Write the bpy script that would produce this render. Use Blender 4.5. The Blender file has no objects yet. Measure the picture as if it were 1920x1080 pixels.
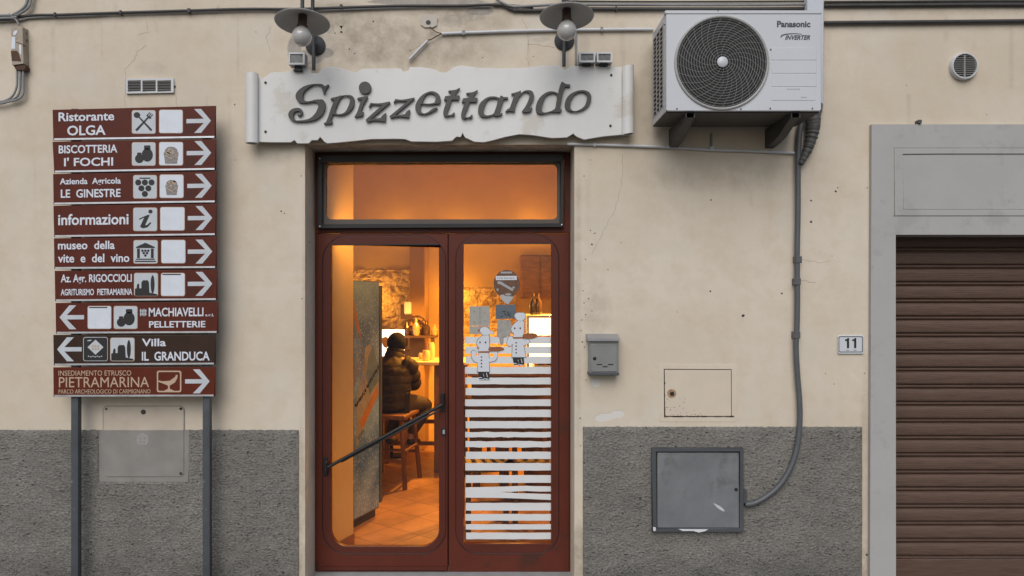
import bpy, bmesh, math, random
import numpy as np
from mathutils import Vector, Matrix, noise as mn
R = math.radians
random.seed(7)
sc = bpy.context.scene
COL = sc.collection

# ---------------------------------------------------------------- camera, sky, sun, exposure
S, XC, YC, D = 320.0, 930.0, 560.0, 4.3        # pixels per metre on the facade, eye pixel, distance
ZC = (1080 - YC) / S + 0.08
X0 = (XC - 960) / S
cam = bpy.data.cameras.new("camera")
camo = bpy.data.objects.new("camera", cam)
COL.objects.link(camo)
sc.camera = camo
cam.sensor_width = 36.0
cam.lens = 36.0 * D / 6.0
cam.shift_x = (960 - XC) / 1920.0
cam.shift_y = -(540 - YC) / 1920.0
cam.clip_start, cam.clip_end = 0.05, 200
camo.location = (X0, -D, ZC)
camo.rotation_euler = (R(90), 0, 0)

SUN_EL, SUN_ROT = 43.0, 191.0
w = bpy.data.worlds.new("World")
sc.world = w
w.use_nodes = True
wn = w.node_tree.nodes
bg = wn["Background"]
sky = wn.new("ShaderNodeTexSky")
sky.sky_type = 'NISHITA'
sky.sun_disc = False
sky.sun_elevation = R(SUN_EL)
sky.sun_rotation = R(SUN_ROT)
sky.air_density, sky.dust_density, sky.ozone_density = 1.0, 2.0, 1.2
w.node_tree.links.new(sky.outputs[0], bg.inputs[0])
bg.inputs[1].default_value = 0.075
sun = bpy.data.lights.new("sun", 'SUN')
sun.energy = 1.5
sun.angle = R(52)
sun.color = (1.0, 0.995, 0.98)
suno = bpy.data.objects.new("sun", sun)
COL.objects.link(suno)
az = R(SUN_ROT)
sdir = Vector((math.sin(az) * math.cos(R(SUN_EL)), math.cos(az) * math.cos(R(SUN_EL)), math.sin(R(SUN_EL))))
suno.rotation_euler = sdir.to_track_quat('Z', 'Y').to_euler()
suno.location = sdir * 12

sc.view_settings.view_transform = 'Standard'
sc.view_settings.look = 'None'
sc.view_settings.gamma = 1
sc.view_settings.exposure = 0.30
sc.cycles.use_denoising = True
sc.cycles.max_bounces = 10
sc.cycles.transparent_max_bounces = 16
sc.cycles.sample_clamp_indirect = 6


# ---------------------------------------------------------------- helpers
def W(px, py, y=0.0):
    k = (D + y) / D / S
    return Vector((X0 + (px - XC) * k, y, ZC + (YC - py) * k))


def sc_at(y):                                   # metres per photo pixel at a depth
    return (D + y) / D / S


def floor_pt(px, py, z):                        # the floor point of height z under a pixel
    k = (ZC - z) / ((py - YC) / S)
    return Vector((X0 + (px - XC) / S * k, D * (k - 1), z))


MATS = {}


def mat(name, col, rough=0.6, metal=0.0, var=0.12, vscale=6.0, bump=0.0, bscale=60.0, spots=None, coat=0.0, emit=None, stretch=(1, 1, 1), spec=0.5):
    """a procedural material: base colour varied by two noises, optional spots of another colour and a bump"""
    m = bpy.data.materials.new(name)
    m.use_nodes = True
    N, L = m.node_tree.nodes, m.node_tree.links
    b = N["Principled BSDF"]
    b.inputs["Roughness"].default_value = rough
    b.inputs["Metallic"].default_value = metal
    b.inputs["Specular IOR Level"].default_value = spec
    if coat:
        b.inputs["Coat Weight"].default_value = coat
    tc = N.new("ShaderNodeTexCoord")
    mp = N.new("ShaderNodeMapping")
    mp.inputs["Scale"].default_value = stretch
    L.new(tc.outputs["Object"], mp.inputs[0])
    n1 = N.new("ShaderNodeTexNoise")
    n1.inputs["Scale"].default_value = vscale
    n1.inputs["Detail"].default_value = 7
    n1.inputs["Roughness"].default_value = 0.65
    L.new(mp.outputs[0], n1.inputs["Vector"])
    r = N.new("ShaderNodeValToRGB")
    c = Vector(col)
    lo, hi = c * (1 - var), c * (1 + var)
    r.color_ramp.elements[0].position, r.color_ramp.elements[1].position = 0.3, 0.7
    r.color_ramp.elements[0].color = (*lo, 1)
    r.color_ramp.elements[1].color = (*hi, 1)
    L.new(n1.outputs[0], r.inputs[0])
    out = r.outputs[0]
    if spots:
        scol, sscale, thr = spots
        n2 = N.new("ShaderNodeTexNoise")
        n2.inputs["Scale"].default_value = sscale
        n2.inputs["Detail"].default_value = 5
        n2.inputs["Roughness"].default_value = 0.7
        L.new(mp.outputs[0], n2.inputs["Vector"])
        r2 = N.new("ShaderNodeValToRGB")
        r2.color_ramp.elements[0].position, r2.color_ramp.elements[1].position = thr, thr + 0.07
        L.new(n2.outputs[0], r2.inputs[0])
        mx = N.new("ShaderNodeMix")
        mx.data_type = 'RGBA'
        L.new(r2.outputs[0], mx.inputs["Factor"])
        L.new(out, mx.inputs[6])
        mx.inputs[7].default_value = (*scol, 1)
        out = mx.outputs[2]
    L.new(out, b.inputs["Base Color"])
    mr = N.new("ShaderNodeMapRange")
    mr.inputs[3].default_value = max(0.02, rough - 0.12)
    mr.inputs[4].default_value = min(1, rough + 0.12)
    L.new(n1.outputs[0], mr.inputs[0])
    L.new(mr.outputs[0], b.inputs["Roughness"])
    if bump:
        n3 = N.new("ShaderNodeTexNoise")
        n3.inputs["Scale"].default_value = bscale
        n3.inputs["Detail"].default_value = 6
        L.new(mp.outputs[0], n3.inputs["Vector"])
        bp = N.new("ShaderNodeBump")
        bp.inputs["Strength"].default_value = bump
        bp.inputs["Distance"].default_value = 0.004
        L.new(n3.outputs[0], bp.inputs["Height"])
        L.new(bp.outputs[0], b.inputs["Normal"])
    if emit:
        b.inputs["Emission Color"].default_value = (*emit[0], 1)
        b.inputs["Emission Strength"].default_value = emit[1]
    MATS[name] = m
    return m


def glass_mat(name, tint=(1, 1, 1), gloss=0.06, rough=0.02):
    m = bpy.data.materials.new(name)
    m.use_nodes = True
    N, L = m.node_tree.nodes, m.node_tree.links
    N.remove(N["Principled BSDF"])
    t = N.new("ShaderNodeBsdfTransparent")
    t.inputs[0].default_value = (*tint, 1)
    g = N.new("ShaderNodeBsdfGlossy")
    g.inputs["Roughness"].default_value = rough
    fr = N.new("ShaderNodeFresnel")
    fr.inputs[0].default_value = 1.38
    nz = N.new("ShaderNodeTexNoise")
    nz.inputs["Scale"].default_value = 3.0
    tc = N.new("ShaderNodeTexCoord")
    L.new(tc.outputs["Object"], nz.inputs["Vector"])
    ml = N.new("ShaderNodeMath")
    ml.operation = 'MULTIPLY_ADD'
    L.new(nz.outputs[0], ml.inputs[0])
    ml.inputs[1].default_value = 0.008
    L.new(fr.outputs[0], ml.inputs[2])
    x = N.new("ShaderNodeMixShader")
    L.new(ml.outputs[0], x.inputs[0])
    L.new(t.outputs[0], x.inputs[1])
    L.new(g.outputs[0], x.inputs[2])
    L.new(x.outputs[0], N["Material Output"].inputs[0])
    MATS[name] = m
    return m


def tag(o, label=None, cat=None, group=None, kind=None):
    if label: o["label"] = label
    if cat: o["category"] = cat
    if group: o["group"] = group
    if kind or (label and cat): o["kind"] = kind or "thing"
    return o


def thing(name, loc, label, cat, group=None):
    o = bpy.data.objects.new(name, None)
    o.empty_display_size = 0.05
    COL.objects.link(o)
    o.location = loc
    o["off"] = list(loc)
    return tag(o, label, cat, group)


def link_mesh(name, me, m, parent=None, smooth=False):
    """world-space mesh -> one object; under a parent the root's location is taken off"""
    o = bpy.data.objects.new(name, me)
    COL.objects.link(o)
    if m is not None and not me.materials:
        me.materials.append(m)
    if parent is not None:
        r = parent
        while r.parent: r = r.parent
        off = Vector(r.location)
        for v in me.vertices: v.co -= off
        o.parent = parent
    else:
        vs = np.empty(len(me.vertices) * 3)
        me.vertices.foreach_get("co", vs)
        vs = vs.reshape(-1, 3)
        c = (vs.min(0) + vs.max(0)) / 2
        off = Vector((c[0], c[1], vs[:, 2].min()))
        for v in me.vertices: v.co -= off
        o.location = off
    if smooth:
        for p in me.polygons: p.use_smooth = True
        try: me.set_sharp_from_angle(angle=R(38))
        except Exception: pass
    return o


class MB:
    def __init__(s): s.bm = bmesh.new()

    def merge(s, b2):
        me = bpy.data.meshes.new("t")
        b2.to_mesh(me); b2.free()
        s.bm.from_mesh(me)
        bpy.data.meshes.remove(me)

    def box(s, x0, x1, y0, y1, z0, z1, bev=0.0, rot=None, seg=1):
        b = bmesh.new()
        bmesh.ops.create_cube(b, size=1)
        sx, sy, sz = abs(x1 - x0), abs(y1 - y0), abs(z1 - z0)
        for v in b.verts: v.co = Vector((v.co.x * sx, v.co.y * sy, v.co.z * sz))
        if bev > 0:
            bmesh.ops.bevel(b, geom=b.edges[:], offset=min(bev, sx * .45, sy * .45, sz * .45), segments=seg, affect='EDGES', profile=0.5)
        c = Vector(((x0 + x1) / 2, (y0 + y1) / 2, (z0 + z1) / 2))
        for v in b.verts:
            p = v.co
            if rot: p = rot @ p
            v.co = p + c
        s.merge(b)
        return s

    def pbox(s, px0, px1, py0, py1, yf, yb, bev=0.0, rot=None, seg=1):
        """box whose front face fills the given photo rectangle at depth yf"""
        a, c = W(px0, py1, yf), W(px1, py0, yf)
        return s.box(a.x, c.x, yf, yb, a.z, c.z, bev, rot, seg)

    def tube(s, pts, r, n=10, cap=True, closed=False):
        pts = [Vector(p) for p in pts]
        k = len(pts)
        rs = r if isinstance(r, (list, tuple)) else [r] * k
        rings = []
        up = None
        for i, p in enumerate(pts):
            a = pts[i - 1] if (i > 0 or closed) else p
            c = pts[(i + 1) % k] if (i < k - 1 or closed) else p
            t = (c - a).normalized()
            if up is None:
                up = Vector((0, 0, 1)) if abs(t.z) < 0.9 else Vector((0, 1, 0))
                up = (up - t * up.dot(t)).normalized()
            else:
                up = up - t * up.dot(t)
                up = up.normalized() if up.length > 1e-6 else t.orthogonal().normalized()
            sd = t.cross(up)
            rings.append([s.bm.verts.new(p + (up * math.cos(2 * math.pi * j / n) + sd * math.sin(2 * math.pi * j / n)) * rs[i]) for j in range(n)])
        for i in range(k - 1 + (1 if closed else 0)):
            A, B = rings[i], rings[(i + 1) % k]
            for j in range(n):
                s.bm.faces.new((A[j], A[(j + 1) % n], B[(j + 1) % n], B[j]))
        if cap and not closed:
            s.bm.faces.new(rings[0]); s.bm.faces.new(rings[-1])
        return s

    def lathe(s, c, prof, axis='z', n=28):
        """prof: (radius, height) pairs turned about an axis through c"""
        c = Vector(c)
        rings = []
        for r, h in prof:
            ring = []
            for j in range(n):
                a = 2 * math.pi * j / n
                q = (math.cos(a) * r, math.sin(a) * r)
                v = Vector((q[0], q[1], h)) if axis == 'z' else (Vector((q[0], h, q[1])) if axis == 'y' else Vector((h, q[0], q[1])))
                ring.append(s.bm.verts.new(c + v))
            rings.append(ring)
        for A, B in zip(rings, rings[1:]):
            for j in range(n):
                s.bm.faces.new((A[j], A[(j + 1) % n], B[(j + 1) % n], B[j]))
        if prof[0][0] > 1e-5: s.bm.faces.new(rings[0])
        if prof[-1][0] > 1e-5: s.bm.faces.new(rings[-1])
        return s

    def ball(s, c, rx, ry=None, rz=None, seg=18):
        b = bmesh.new()
        bmesh.ops.create_uvsphere(b, u_segments=seg, v_segments=max(8, seg * 2 // 3), radius=1)
        for v in b.verts: v.co = Vector((v.co.x * rx + c[0], v.co.y * (ry or rx) + c[1], v.co.z * (rz or rx) + c[2]))
        s.merge(b)
        return s

    def poly(s, pts, yf, yb):
        """prism of a photo-pixel outline: front at yf, back at yb"""
        P = [W(a, b, yf) for a, b in pts]
        F = [s.bm.verts.new(p) for p in P]
        B = [s.bm.verts.new((p.x, yb, p.z)) for p in P]
        f = [s.bm.faces.new(F), s.bm.faces.new(B[::-1])]
        for q in f: q.normal_update()
        bmesh.ops.triangulate(s.bm, faces=f)
        n = len(P)
        for i in range(n):
            s.bm.faces.new((F[i], B[i], B[(i + 1) % n], F[(i + 1) % n]))
        return s

    def disc(s, cx, cy, rx, ry, yf, yb, n=22):
        return s.poly([(cx + rx * math.cos(2 * math.pi * i / n), cy + ry * math.sin(2 * math.pi * i / n)) for i in range(n)], yf, yb)

    def rrect(s, x0, x1, y0, y1, r, yf, yb):
        return s.poly(rr(x0, x1, y0, y1, r), yf, yb)

    def strip(s, pts, wd, yf, yb):
        """a band of constant width (pixels) along a polyline of the photo"""
        L_, R_ = [], []
        for i, (x, y) in enumerate(pts):
            a = pts[max(0, i - 1)]; c = pts[min(len(pts) - 1, i + 1)]
            dx, dy = c[0] - a[0], c[1] - a[1]
            q = math.hypot(dx, dy) or 1
            h = (wd[i] if isinstance(wd, (list, tuple)) else wd) / 2
            L_.append((x - dy / q * h, y + dx / q * h)); R_.append((x + dy / q * h, y - dx / q * h))
        return s.poly(L_ + R_[::-1], yf, yb)

    def build(s, name, m, parent=None, smooth=False):
        bmesh.ops.recalc_face_normals(s.bm, faces=s.bm.faces[:])
        me = bpy.data.meshes.new(name)
        s.bm.to_mesh(me); s.bm.free()
        return link_mesh(name, me, m, parent, smooth)


def rr(x0, x1, y0, y1, r, corners=(1, 1, 1, 1), n=6):
    """rounded rectangle outline in pixels; corners: tl, tr, br, bl"""
    out = []
    for (cx, cy, a0, on, sx, sy) in ((x0, y0, 180, corners[0], 1, 1), (x1, y0, 270, corners[1], -1, 1), (x1, y1, 0, corners[2], -1, -1), (x0, y1, 90, corners[3], 1, -1)):
        if not on or r <= 0:
            out.append((cx, cy)); continue
        for i in range(n + 1):
            a = R(a0 + 90 * i / n)
            out.append((cx + sx * r + r * math.cos(a), cy + sy * r + r * math.sin(a)))
    return out


def curve_mesh(name, loops, yf, yb, bev=0.0, fn=None, smooth_auto=True, thin=0.0):
    """filled outlines (photo pixels, holes allowed) -> solid between yf and yb. A point with a third item is a corner."""
    cu = bpy.data.curves.new(name, 'CURVE')
    cu.dimensions = '2D'; cu.fill_mode = 'BOTH'; cu.resolution_u = 5
    h = 1.0
    cu.extrude = h
    if bev:
        cu.bevel_depth = bev; cu.offset = -bev - thin; cu.bevel_resolution = 1
    for loop in loops:
        if smooth_auto:
            sp = cu.splines.new('BEZIER')
            sp.bezier_points.add(len(loop) - 1)
            for bpnt, p in zip(sp.bezier_points, loop):
                bpnt.co = (p[0], -p[1], 0)
                t = 'VECTOR' if len(p) > 2 else 'AUTO'
                bpnt.handle_left_type = bpnt.handle_right_type = t
        else:
            sp = cu.splines.new('POLY')
            sp.points.add(len(loop) - 1)
            for q, p in zip(sp.points, loop): q.co = (p[0], -p[1], 0, 1)
        sp.use_cyclic_u = True
    ob = bpy.data.objects.new("t", cu)
    COL.objects.link(ob)
    dg = bpy.context.evaluated_depsgraph_get()
    me = bpy.data.meshes.new_from_object(ob.evaluated_get(dg))
    bpy.data.objects.remove(ob); bpy.data.curves.remove(cu)
    me.name = name
    H = h + bev
    for v in me.vertices:
        y = yf + (H - v.co.z) / (2 * H) * (yb - yf)
        px, py = v.co.x, -v.co.y
        if fn: px, py = fn(px, py)
        p = W(px, py, yf)
        v.co = (p.x, y, p.z)
    me.materials.clear()
    return me


def plate(name, loops, yf, yb, m, parent=None, bev=0.0, auto=False):
    return link_mesh(name, curve_mesh(name, loops, yf, yb, bev, None, auto), m, parent)


def text_mesh(s, x0, x1, y0, y1, yf, yb, bold=0.02, slope=0.0, shear=0.0, space=1.0):
    """lettering fitted to a photo-pixel box"""
    cu = bpy.data.curves.new("t", 'FONT')
    cu.body = s; cu.size = 1; cu.offset = bold; cu.shear = shear; cu.space_character = space
    cu.resolution_u = 3; cu.extrude = 0.02
    ob = bpy.data.objects.new("t", cu)
    COL.objects.link(ob)
    dg = bpy.context.evaluated_depsgraph_get()
    me = bpy.data.meshes.new_from_object(ob.evaluated_get(dg))
    bpy.data.objects.remove(ob); bpy.data.curves.remove(cu)
    n = len(me.vertices)
    co = np.empty(n * 3); me.vertices.foreach_get("co", co); co = co.reshape(-1, 3)
    mnx, mxx, mny, mxy = co[:, 0].min(), co[:, 0].max(), co[:, 1].min(), co[:, 1].max()
    for v, c in zip(me.vertices, co):
        px = x0 + (c[0] - mnx) / (mxx - mnx) * (x1 - x0)
        py = y1 - (c[1] - mny) / (mxy - mny) * (y1 - y0) + slope * (px - (x0 + x1) / 2)
        p = W(px, py, yf)
        v.co = (p.x, yf if c[2] > 0 else yb, p.z)
    me.materials.clear()
    return me


def text(s, box, y, m, parent, name="lettering", **k):
    """one mesh per word of the line"""
    me = text_mesh(s, *box, y - 0.0014, y - 0.0002, **k)
    words = s.split()
    bm = bmesh.new(); bm.from_mesh(me)
    seen, isl = set(), []
    for v in bm.verts:
        if v in seen: continue
        st, g = [v], []
        seen.add(v)
        while st:
            q = st.pop(); g.append(q)
            for e in q.link_edges:
                o = e.other_vert(q)
                if o not in seen: seen.add(o); st.append(o)
        isl.append((min(q.co.x for q in g), max(q.co.x for q in g), g))
    isl.sort(key=lambda t: t[0])
    gaps, right = [], isl[0][1]
    for n_, t in enumerate(isl[1:], 1):
        gaps.append((t[0] - right, n_)); right = max(right, t[1])
    cuts = sorted(n_ for _, n_ in sorted(gaps, reverse=True)[:len(words) - 1])
    cuts = [0] + cuts + [len(isl)]
    if len(words) == 1:
        bm.free()
        return link_mesh(name, me, m, parent)
    for a, c in zip(cuts, cuts[1:]):
        keep_ = set()
        for t in isl[a:c]: keep_.update(v.index for v in t[2])
        b2 = bmesh.new(); b2.from_mesh(me)
        bmesh.ops.delete(b2, geom=[v for v in b2.verts if v.index not in keep_], context='VERTS')
        m2 = bpy.data.meshes.new(name); b2.to_mesh(m2); b2.free()
        link_mesh(name, m2, m, parent)
    bm.free()


# ---------------------------------------------------------------- materials
M_sign = mat("sign_brown", (0.098, 0.021, 0.012), 0.45, spec=0.2, var=0.14, vscale=9, spots=((0.075, 0.022, 0.014), 5, 0.58))
M_signdark = mat("sign_dark_brown", (0.040, 0.020, 0.013), 0.45, spec=0.25, var=0.12, vscale=9)
M_white = mat("sign_white", (0.66, 0.69, 0.75), 0.45, var=0.05, vscale=14)
M_white2 = mat("sign_grey_white", (0.52, 0.55, 0.58), 0.5, var=0.08, vscale=14)
M_black = mat("black_print", (0.018, 0.016, 0.015), 0.55)
M_tan = mat("sign_tan", (0.50, 0.36, 0.25), 0.5, var=0.08)
M_alu = mat("aluminium", (0.62, 0.63, 0.66), 0.35, 0.7, var=0.12, vscale=20)
M_post = mat("galvanised_post", (0.088, 0.096, 0.105), 0.55, 0.2, var=0.18, vscale=7, spots=((0.24, 0.26, 0.28), 22, 0.64))
M_board = mat("sign_board", (0.665, 0.655, 0.63), 0.45, var=0.05, vscale=4, spots=((0.58, 0.545, 0.49), 3.0, 0.58))
M_letter = mat("letter_grey", (0.056, 0.050, 0.046), 0.5, var=0.1, vscale=10)
M_lampmetal = mat("lamp_iron", (0.055, 0.056, 0.058), 0.55, 0.2, var=0.2, vscale=20)
M_shade = mat("lamp_shade_enamel", (0.39, 0.38, 0.365), 0.45, 0.0, var=0.12)
M_socket = mat("lamp_socket", (0.10, 0.060, 0.042), 0.5, var=0.2, vscale=30)
M_bulb = mat("bulb_opal", (0.55, 0.53, 0.50), 0.12, var=0.05, coat=0.6)
M_housing = mat("grey_plastic", (0.34, 0.34, 0.35), 0.45, var=0.08)
M_floodglass = mat("flood_glass", (0.13, 0.13, 0.12), 0.2, var=0.3, vscale=60)
M_ac = mat("ac_casing", (0.56, 0.57, 0.59), 0.4, var=0.03, vscale=3, coat=0.15)
M_acdark = mat("ac_inside", (0.012, 0.012, 0.012), 0.7)
M_acgrille = mat("ac_grille_wire", (0.30, 0.29, 0.275), 0.5, var=0.08)
M_acprint = mat("ac_print", (0.06, 0.065, 0.075), 0.5)
M_acunder = mat("ac_underside", (0.055, 0.048, 0.042), 0.6, var=0.15)
M_bracket = mat("bracket_steel", (0.055, 0.052, 0.05), 0.5, 0.1, var=0.15)
M_cable = mat("cable_black", (0.045, 0.043, 0.041), 0.55, var=0.25, vscale=12)
M_cablegrey = mat("cable_grey", (0.25, 0.25, 0.25), 0.55, var=0.2, vscale=12)
M_conduit = mat("conduit_white", (0.56, 0.56, 0.57), 0.4, var=0.08)
M_conduitgrey = mat("conduit_grey", (0.095, 0.099, 0.104), 0.45, var=0.12, vscale=8)
M_wrap = mat("pipe_wrap", (0.085, 0.08, 0.075), 0.6, var=0.4, vscale=30, bump=0.5, bscale=70)
M_trunk = mat("trunking", (0.52, 0.54, 0.58), 0.45, var=0.05)
M_rustbox = mat("junction_box", (0.37, 0.31, 0.24), 0.6, var=0.15, vscale=14, spots=((0.10, 0.055, 0.03), 26, 0.57))
M_rust = mat("rust", (0.085, 0.042, 0.024), 0.8, var=0.35, vscale=30)
M_mail = mat("mailbox_grey", (0.27, 0.27, 0.265), 0.38, 0.35, var=0.07, vscale=8)
M_mailroof = mat("mailbox_roof", (0.34, 0.34, 0.35), 0.38, 0.35, var=0.08)
M_cabframe = mat("cabinet_frame", (0.085, 0.09, 0.098), 0.5, 0.3, var=0.12)
M_cabdoor = mat("cabinet_door", (0.30, 0.307, 0.318), 0.34, 0.55, var=0.16, vscale=3.5, spots=((0.235, 0.235, 0.235), 2.2, 0.53))
M_hatch = mat("hatch_cream", (0.62, 0.53, 0.42), 0.75, var=0.05, vscale=7, spots=((0.46, 0.34, 0.23), 6, 0.63))
M_gap = mat("dark_gap", (0.05, 0.042, 0.035), 0.85, var=0.3, vscale=20)
M_crack = mat("plaster_crack", (0.36, 0.29, 0.22), 0.9, var=0.3, vscale=40)
M_peel = mat("bare_plaster", (0.66, 0.66, 0.66), 0.85, var=0.06, vscale=25)
M_enamel = mat("plate_enamel", (0.60, 0.61, 0.62), 0.3, var=0.04, coat=0.4)
M_enamelline = mat("plate_line", (0.07, 0.085, 0.11), 0.4)
M_surround = mat("surround_grey", (0.395, 0.382, 0.365), 0.7, var=0.05, vscale=3, bump=0.12, bscale=50, spots=((0.35, 0.338, 0.322), 4, 0.56))
M_joint = mat("surround_joint", (0.28, 0.26, 0.23), 0.85, var=0.2)
M_door = mat("door_brown", (0.104, 0.023, 0.013), 0.42, spec=0.25, var=0.10, vscale=4, spots=((0.070, 0.024, 0.016), 3, 0.57))
M_doorbead = mat("door_bead_brown", (0.090, 0.022, 0.014), 0.42, spec=0.25, var=0.08, vscale=4)
M_ironblack = mat("black_metal", (0.020, 0.020, 0.021), 0.42, 0.3, var=0.2)
M_transplate = mat("transom_plate", (0.090, 0.072, 0.060), 0.45, var=0.1)
M_strip = mat("film_white", (0.66, 0.66, 0.66), 0.5, var=0.05, vscale=5)
M_glass = glass_mat("door_glass", (0.97, 0.97, 0.96))
M_stone = mat("threshold_stone", (0.30, 0.30, 0.295), 0.7, var=0.15, vscale=10, bump=0.2)

# facade plaster: painted cream, with wear channels stored on the mesh (peel, cement repair, grime)
def plaster():
    m = bpy.data.materials.new("facade_plaster")
    m.use_nodes = True
    N, L = m.node_tree.nodes, m.node_tree.links
    b = N["Principled BSDF"]
    b.inputs["Roughness"].default_value = 0.85
    tc = N.new("ShaderNodeTexCoord")

    def nz(scale, det=8, ro=0.6, vec=None):
        n = N.new("ShaderNodeTexNoise")
        n.inputs["Scale"].default_value = scale; n.inputs["Detail"].default_value = det; n.inputs["Roughness"].default_value = ro
        L.new(vec or tc.outputs["Object"], n.inputs["Vector"])
        return n.outputs[0]

    def ramp(src, p0, p1, c0=(0, 0, 0), c1=(1, 1, 1)):
        r = N.new("ShaderNodeValToRGB")
        r.color_ramp.elements[0].position, r.color_ramp.elements[1].position = p0, p1
        r.color_ramp.elements[0].color, r.color_ramp.elements[1].color = (*c0, 1), (*c1, 1)
        L.new(src, r.inputs[0])
        return r.outputs[0]

    def mix(f, a, bb):
        x = N.new("ShaderNodeMix"); x.data_type = 'RGBA'
        L.new(f, x.inputs["Factor"])
        for s_, i in ((a, 6), (bb, 7)):
            if isinstance(s_, tuple): x.inputs[i].default_value = (*s_, 1)
            else: L.new(s_, x.inputs[i])
        return x.outputs[2]

    def math_(op, a, c):
        x = N.new("ShaderNodeMath"); x.operation = op; x.use_clamp = True
        for s_, i in ((a, 0), (c, 1)):
            if isinstance(s_, (int, float)): x.inputs[i].default_value = s_
            else: L.new(s_, x.inputs[i])
        return x.outputs[0]
    base = ramp(nz(1.4, 9, 0.6), 0.33, 0.68, (0.625, 0.535, 0.420), (0.680, 0.600, 0.490))
    base = mix(math_('MULTIPLY', ramp(nz(5.5, 9, 0.7), 0.44, 0.70), 0.55), base, (0.53, 0.425, 0.305))
    base = mix(math_('MULTIPLY', ramp(nz(2.6, 6, 0.5), 0.54, 0.68), 0.45), base, (0.62, 0.575, 0.50))
    base = mix(math_('MULTIPLY', ramp(nz(0.9, 5, 0.5), 0.48, 0.66), 0.5), base, (0.545, 0.46, 0.35))
    at = N.new("ShaderNodeAttribute"); at.attribute_name = "wear"
    sp = N.new("ShaderNodeSeparateColor"); L.new(at.outputs["Color"], sp.inputs[0])
    fine = nz(34, 8, 0.7)
    mid = nz(11, 8, 0.7)
    pre = math_('MULTIPLY', math_('ADD', fine, mid), 0.5)
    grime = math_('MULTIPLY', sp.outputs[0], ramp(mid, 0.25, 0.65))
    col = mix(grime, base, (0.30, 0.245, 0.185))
    cem = ramp(math_('SUBTRACT', math_('ADD', sp.outputs[2], pre), 0.5), 0.36, 0.54)
    cemc = ramp(nz(16, 9, 0.7), 0.35, 0.7, (0.23, 0.21, 0.185), (0.40, 0.37, 0.33))
    col = mix(cem, col, cemc)
    pl = ramp(math_('SUBTRACT', math_('ADD', sp.outputs[1], pre), 0.5), 0.46, 0.54)
    col = mix(pl, col, (0.68, 0.68, 0.68))
    sp2 = ramp(nz(120, 3, 0.5), 0.70, 0.76)
    col = mix(math_('MULTIPLY', sp2, 0.5), col, (0.33, 0.27, 0.21))
    L.new(col, b.inputs["Base Color"])
    bp = N.new("ShaderNodeBump"); bp.inputs["Strength"].default_value = 0.6; bp.inputs["Distance"].default_value = 0.005
    hh = math_('ADD', math_('MULTIPLY', nz(9, 6, 0.55), 0.7), math_('MULTIPLY', fine, 0.25))
    L.new(hh, bp.inputs["Height"])
    bp2 = N.new("ShaderNodeBump"); bp2.inputs["Strength"].default_value = 0.6; bp2.inputs["Distance"].default_value = 0.004
    L.new(math_('SUBTRACT', 1.0, math_('MAXIMUM', cem, pl)), bp2.inputs["Height"])
    L.new(bp.outputs[0], bp2.inputs["Normal"])
    L.new(bp2.outputs[0], b.inputs["Normal"])
    return m


M_plaster = plaster()


def plinth_mat():
    m = bpy.data.materials.new("rough_render")
    m.use_nodes = True
    N, L = m.node_tree.nodes, m.node_tree.links
    b = N["Principled BSDF"]
    b.inputs["Roughness"].default_value = 0.9
    at = N.new("ShaderNodeAttribute"); at.attribute_name = "wear"
    sp = N.new("ShaderNodeSeparateColor"); L.new(at.outputs["Color"], sp.inputs[0])
    tc = N.new("ShaderNodeTexCoord")
    n = N.new("ShaderNodeTexNoise"); n.inputs["Scale"].default_value = 3; n.inputs["Detail"].default_value = 8; n.inputs["Roughness"].default_value = 0.65
    L.new(tc.outputs["Object"], n.inputs["Vector"])
    r = N.new("ShaderNodeValToRGB")
    r.color_ramp.elements[0].position, r.color_ramp.elements[1].position = 0.3, 0.7
    r.color_ramp.elements[0].color, r.color_ramp.elements[1].color = (0.154, 0.143, 0.128, 1), (0.212, 0.199, 0.180, 1)
    L.new(n.outputs[0], r.inputs[0])
    x = N.new("ShaderNodeMix"); x.data_type = 'RGBA'; x.inputs[7].default_value = (0.06, 0.056, 0.05, 1)
    L.new(sp.outputs[0], x.inputs["Factor"]); L.new(r.outputs[0], x.inputs[6])
    n4 = N.new("ShaderNodeTexNoise"); n4.inputs["Scale"].default_value = 62; n4.inputs["Detail"].default_value = 6; n4.inputs["Roughness"].default_value = 0.75
    mp = N.new("ShaderNodeMapping"); mp.inputs["Scale"].default_value = (1, 1, 1.7)
    L.new(tc.outputs["Object"], mp.inputs[0]); L.new(mp.outputs[0], n4.inputs["Vector"])
    r4 = N.new("ShaderNodeValToRGB"); r4.color_ramp.elements[0].position, r4.color_ramp.elements[1].position = 0.34, 0.68
    r4.color_ramp.elements[0].color, r4.color_ramp.elements[1].color = (0.55, 0.55, 0.55, 1), (1.45, 1.45, 1.42, 1)
    L.new(n4.outputs[0], r4.inputs[0])
    x4 = N.new("ShaderNodeMix"); x4.data_type = 'RGBA'; x4.blend_type = 'MULTIPLY'; x4.inputs["Factor"].default_value = 1
    L.new(x.outputs[2], x4.inputs[6]); L.new(r4.outputs[0], x4.inputs[7])
    L.new(x4.outputs[2], b.inputs["Base Color"])
    n2 = N.new("ShaderNodeTexNoise"); n2.inputs["Scale"].default_value = 150; n2.inputs["Detail"].default_value = 4
    L.new(tc.outputs["Object"], n2.inputs["Vector"])
    bp = N.new("ShaderNodeBump"); bp.inputs["Strength"].default_value = 0.5; bp.inputs["Distance"].default_value = 0.003
    L.new(n2.outputs[0], bp.inputs["Height"]); L.new(bp.outputs[0], b.inputs["Normal"])
    return m


M_plinth = plinth_mat()


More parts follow.
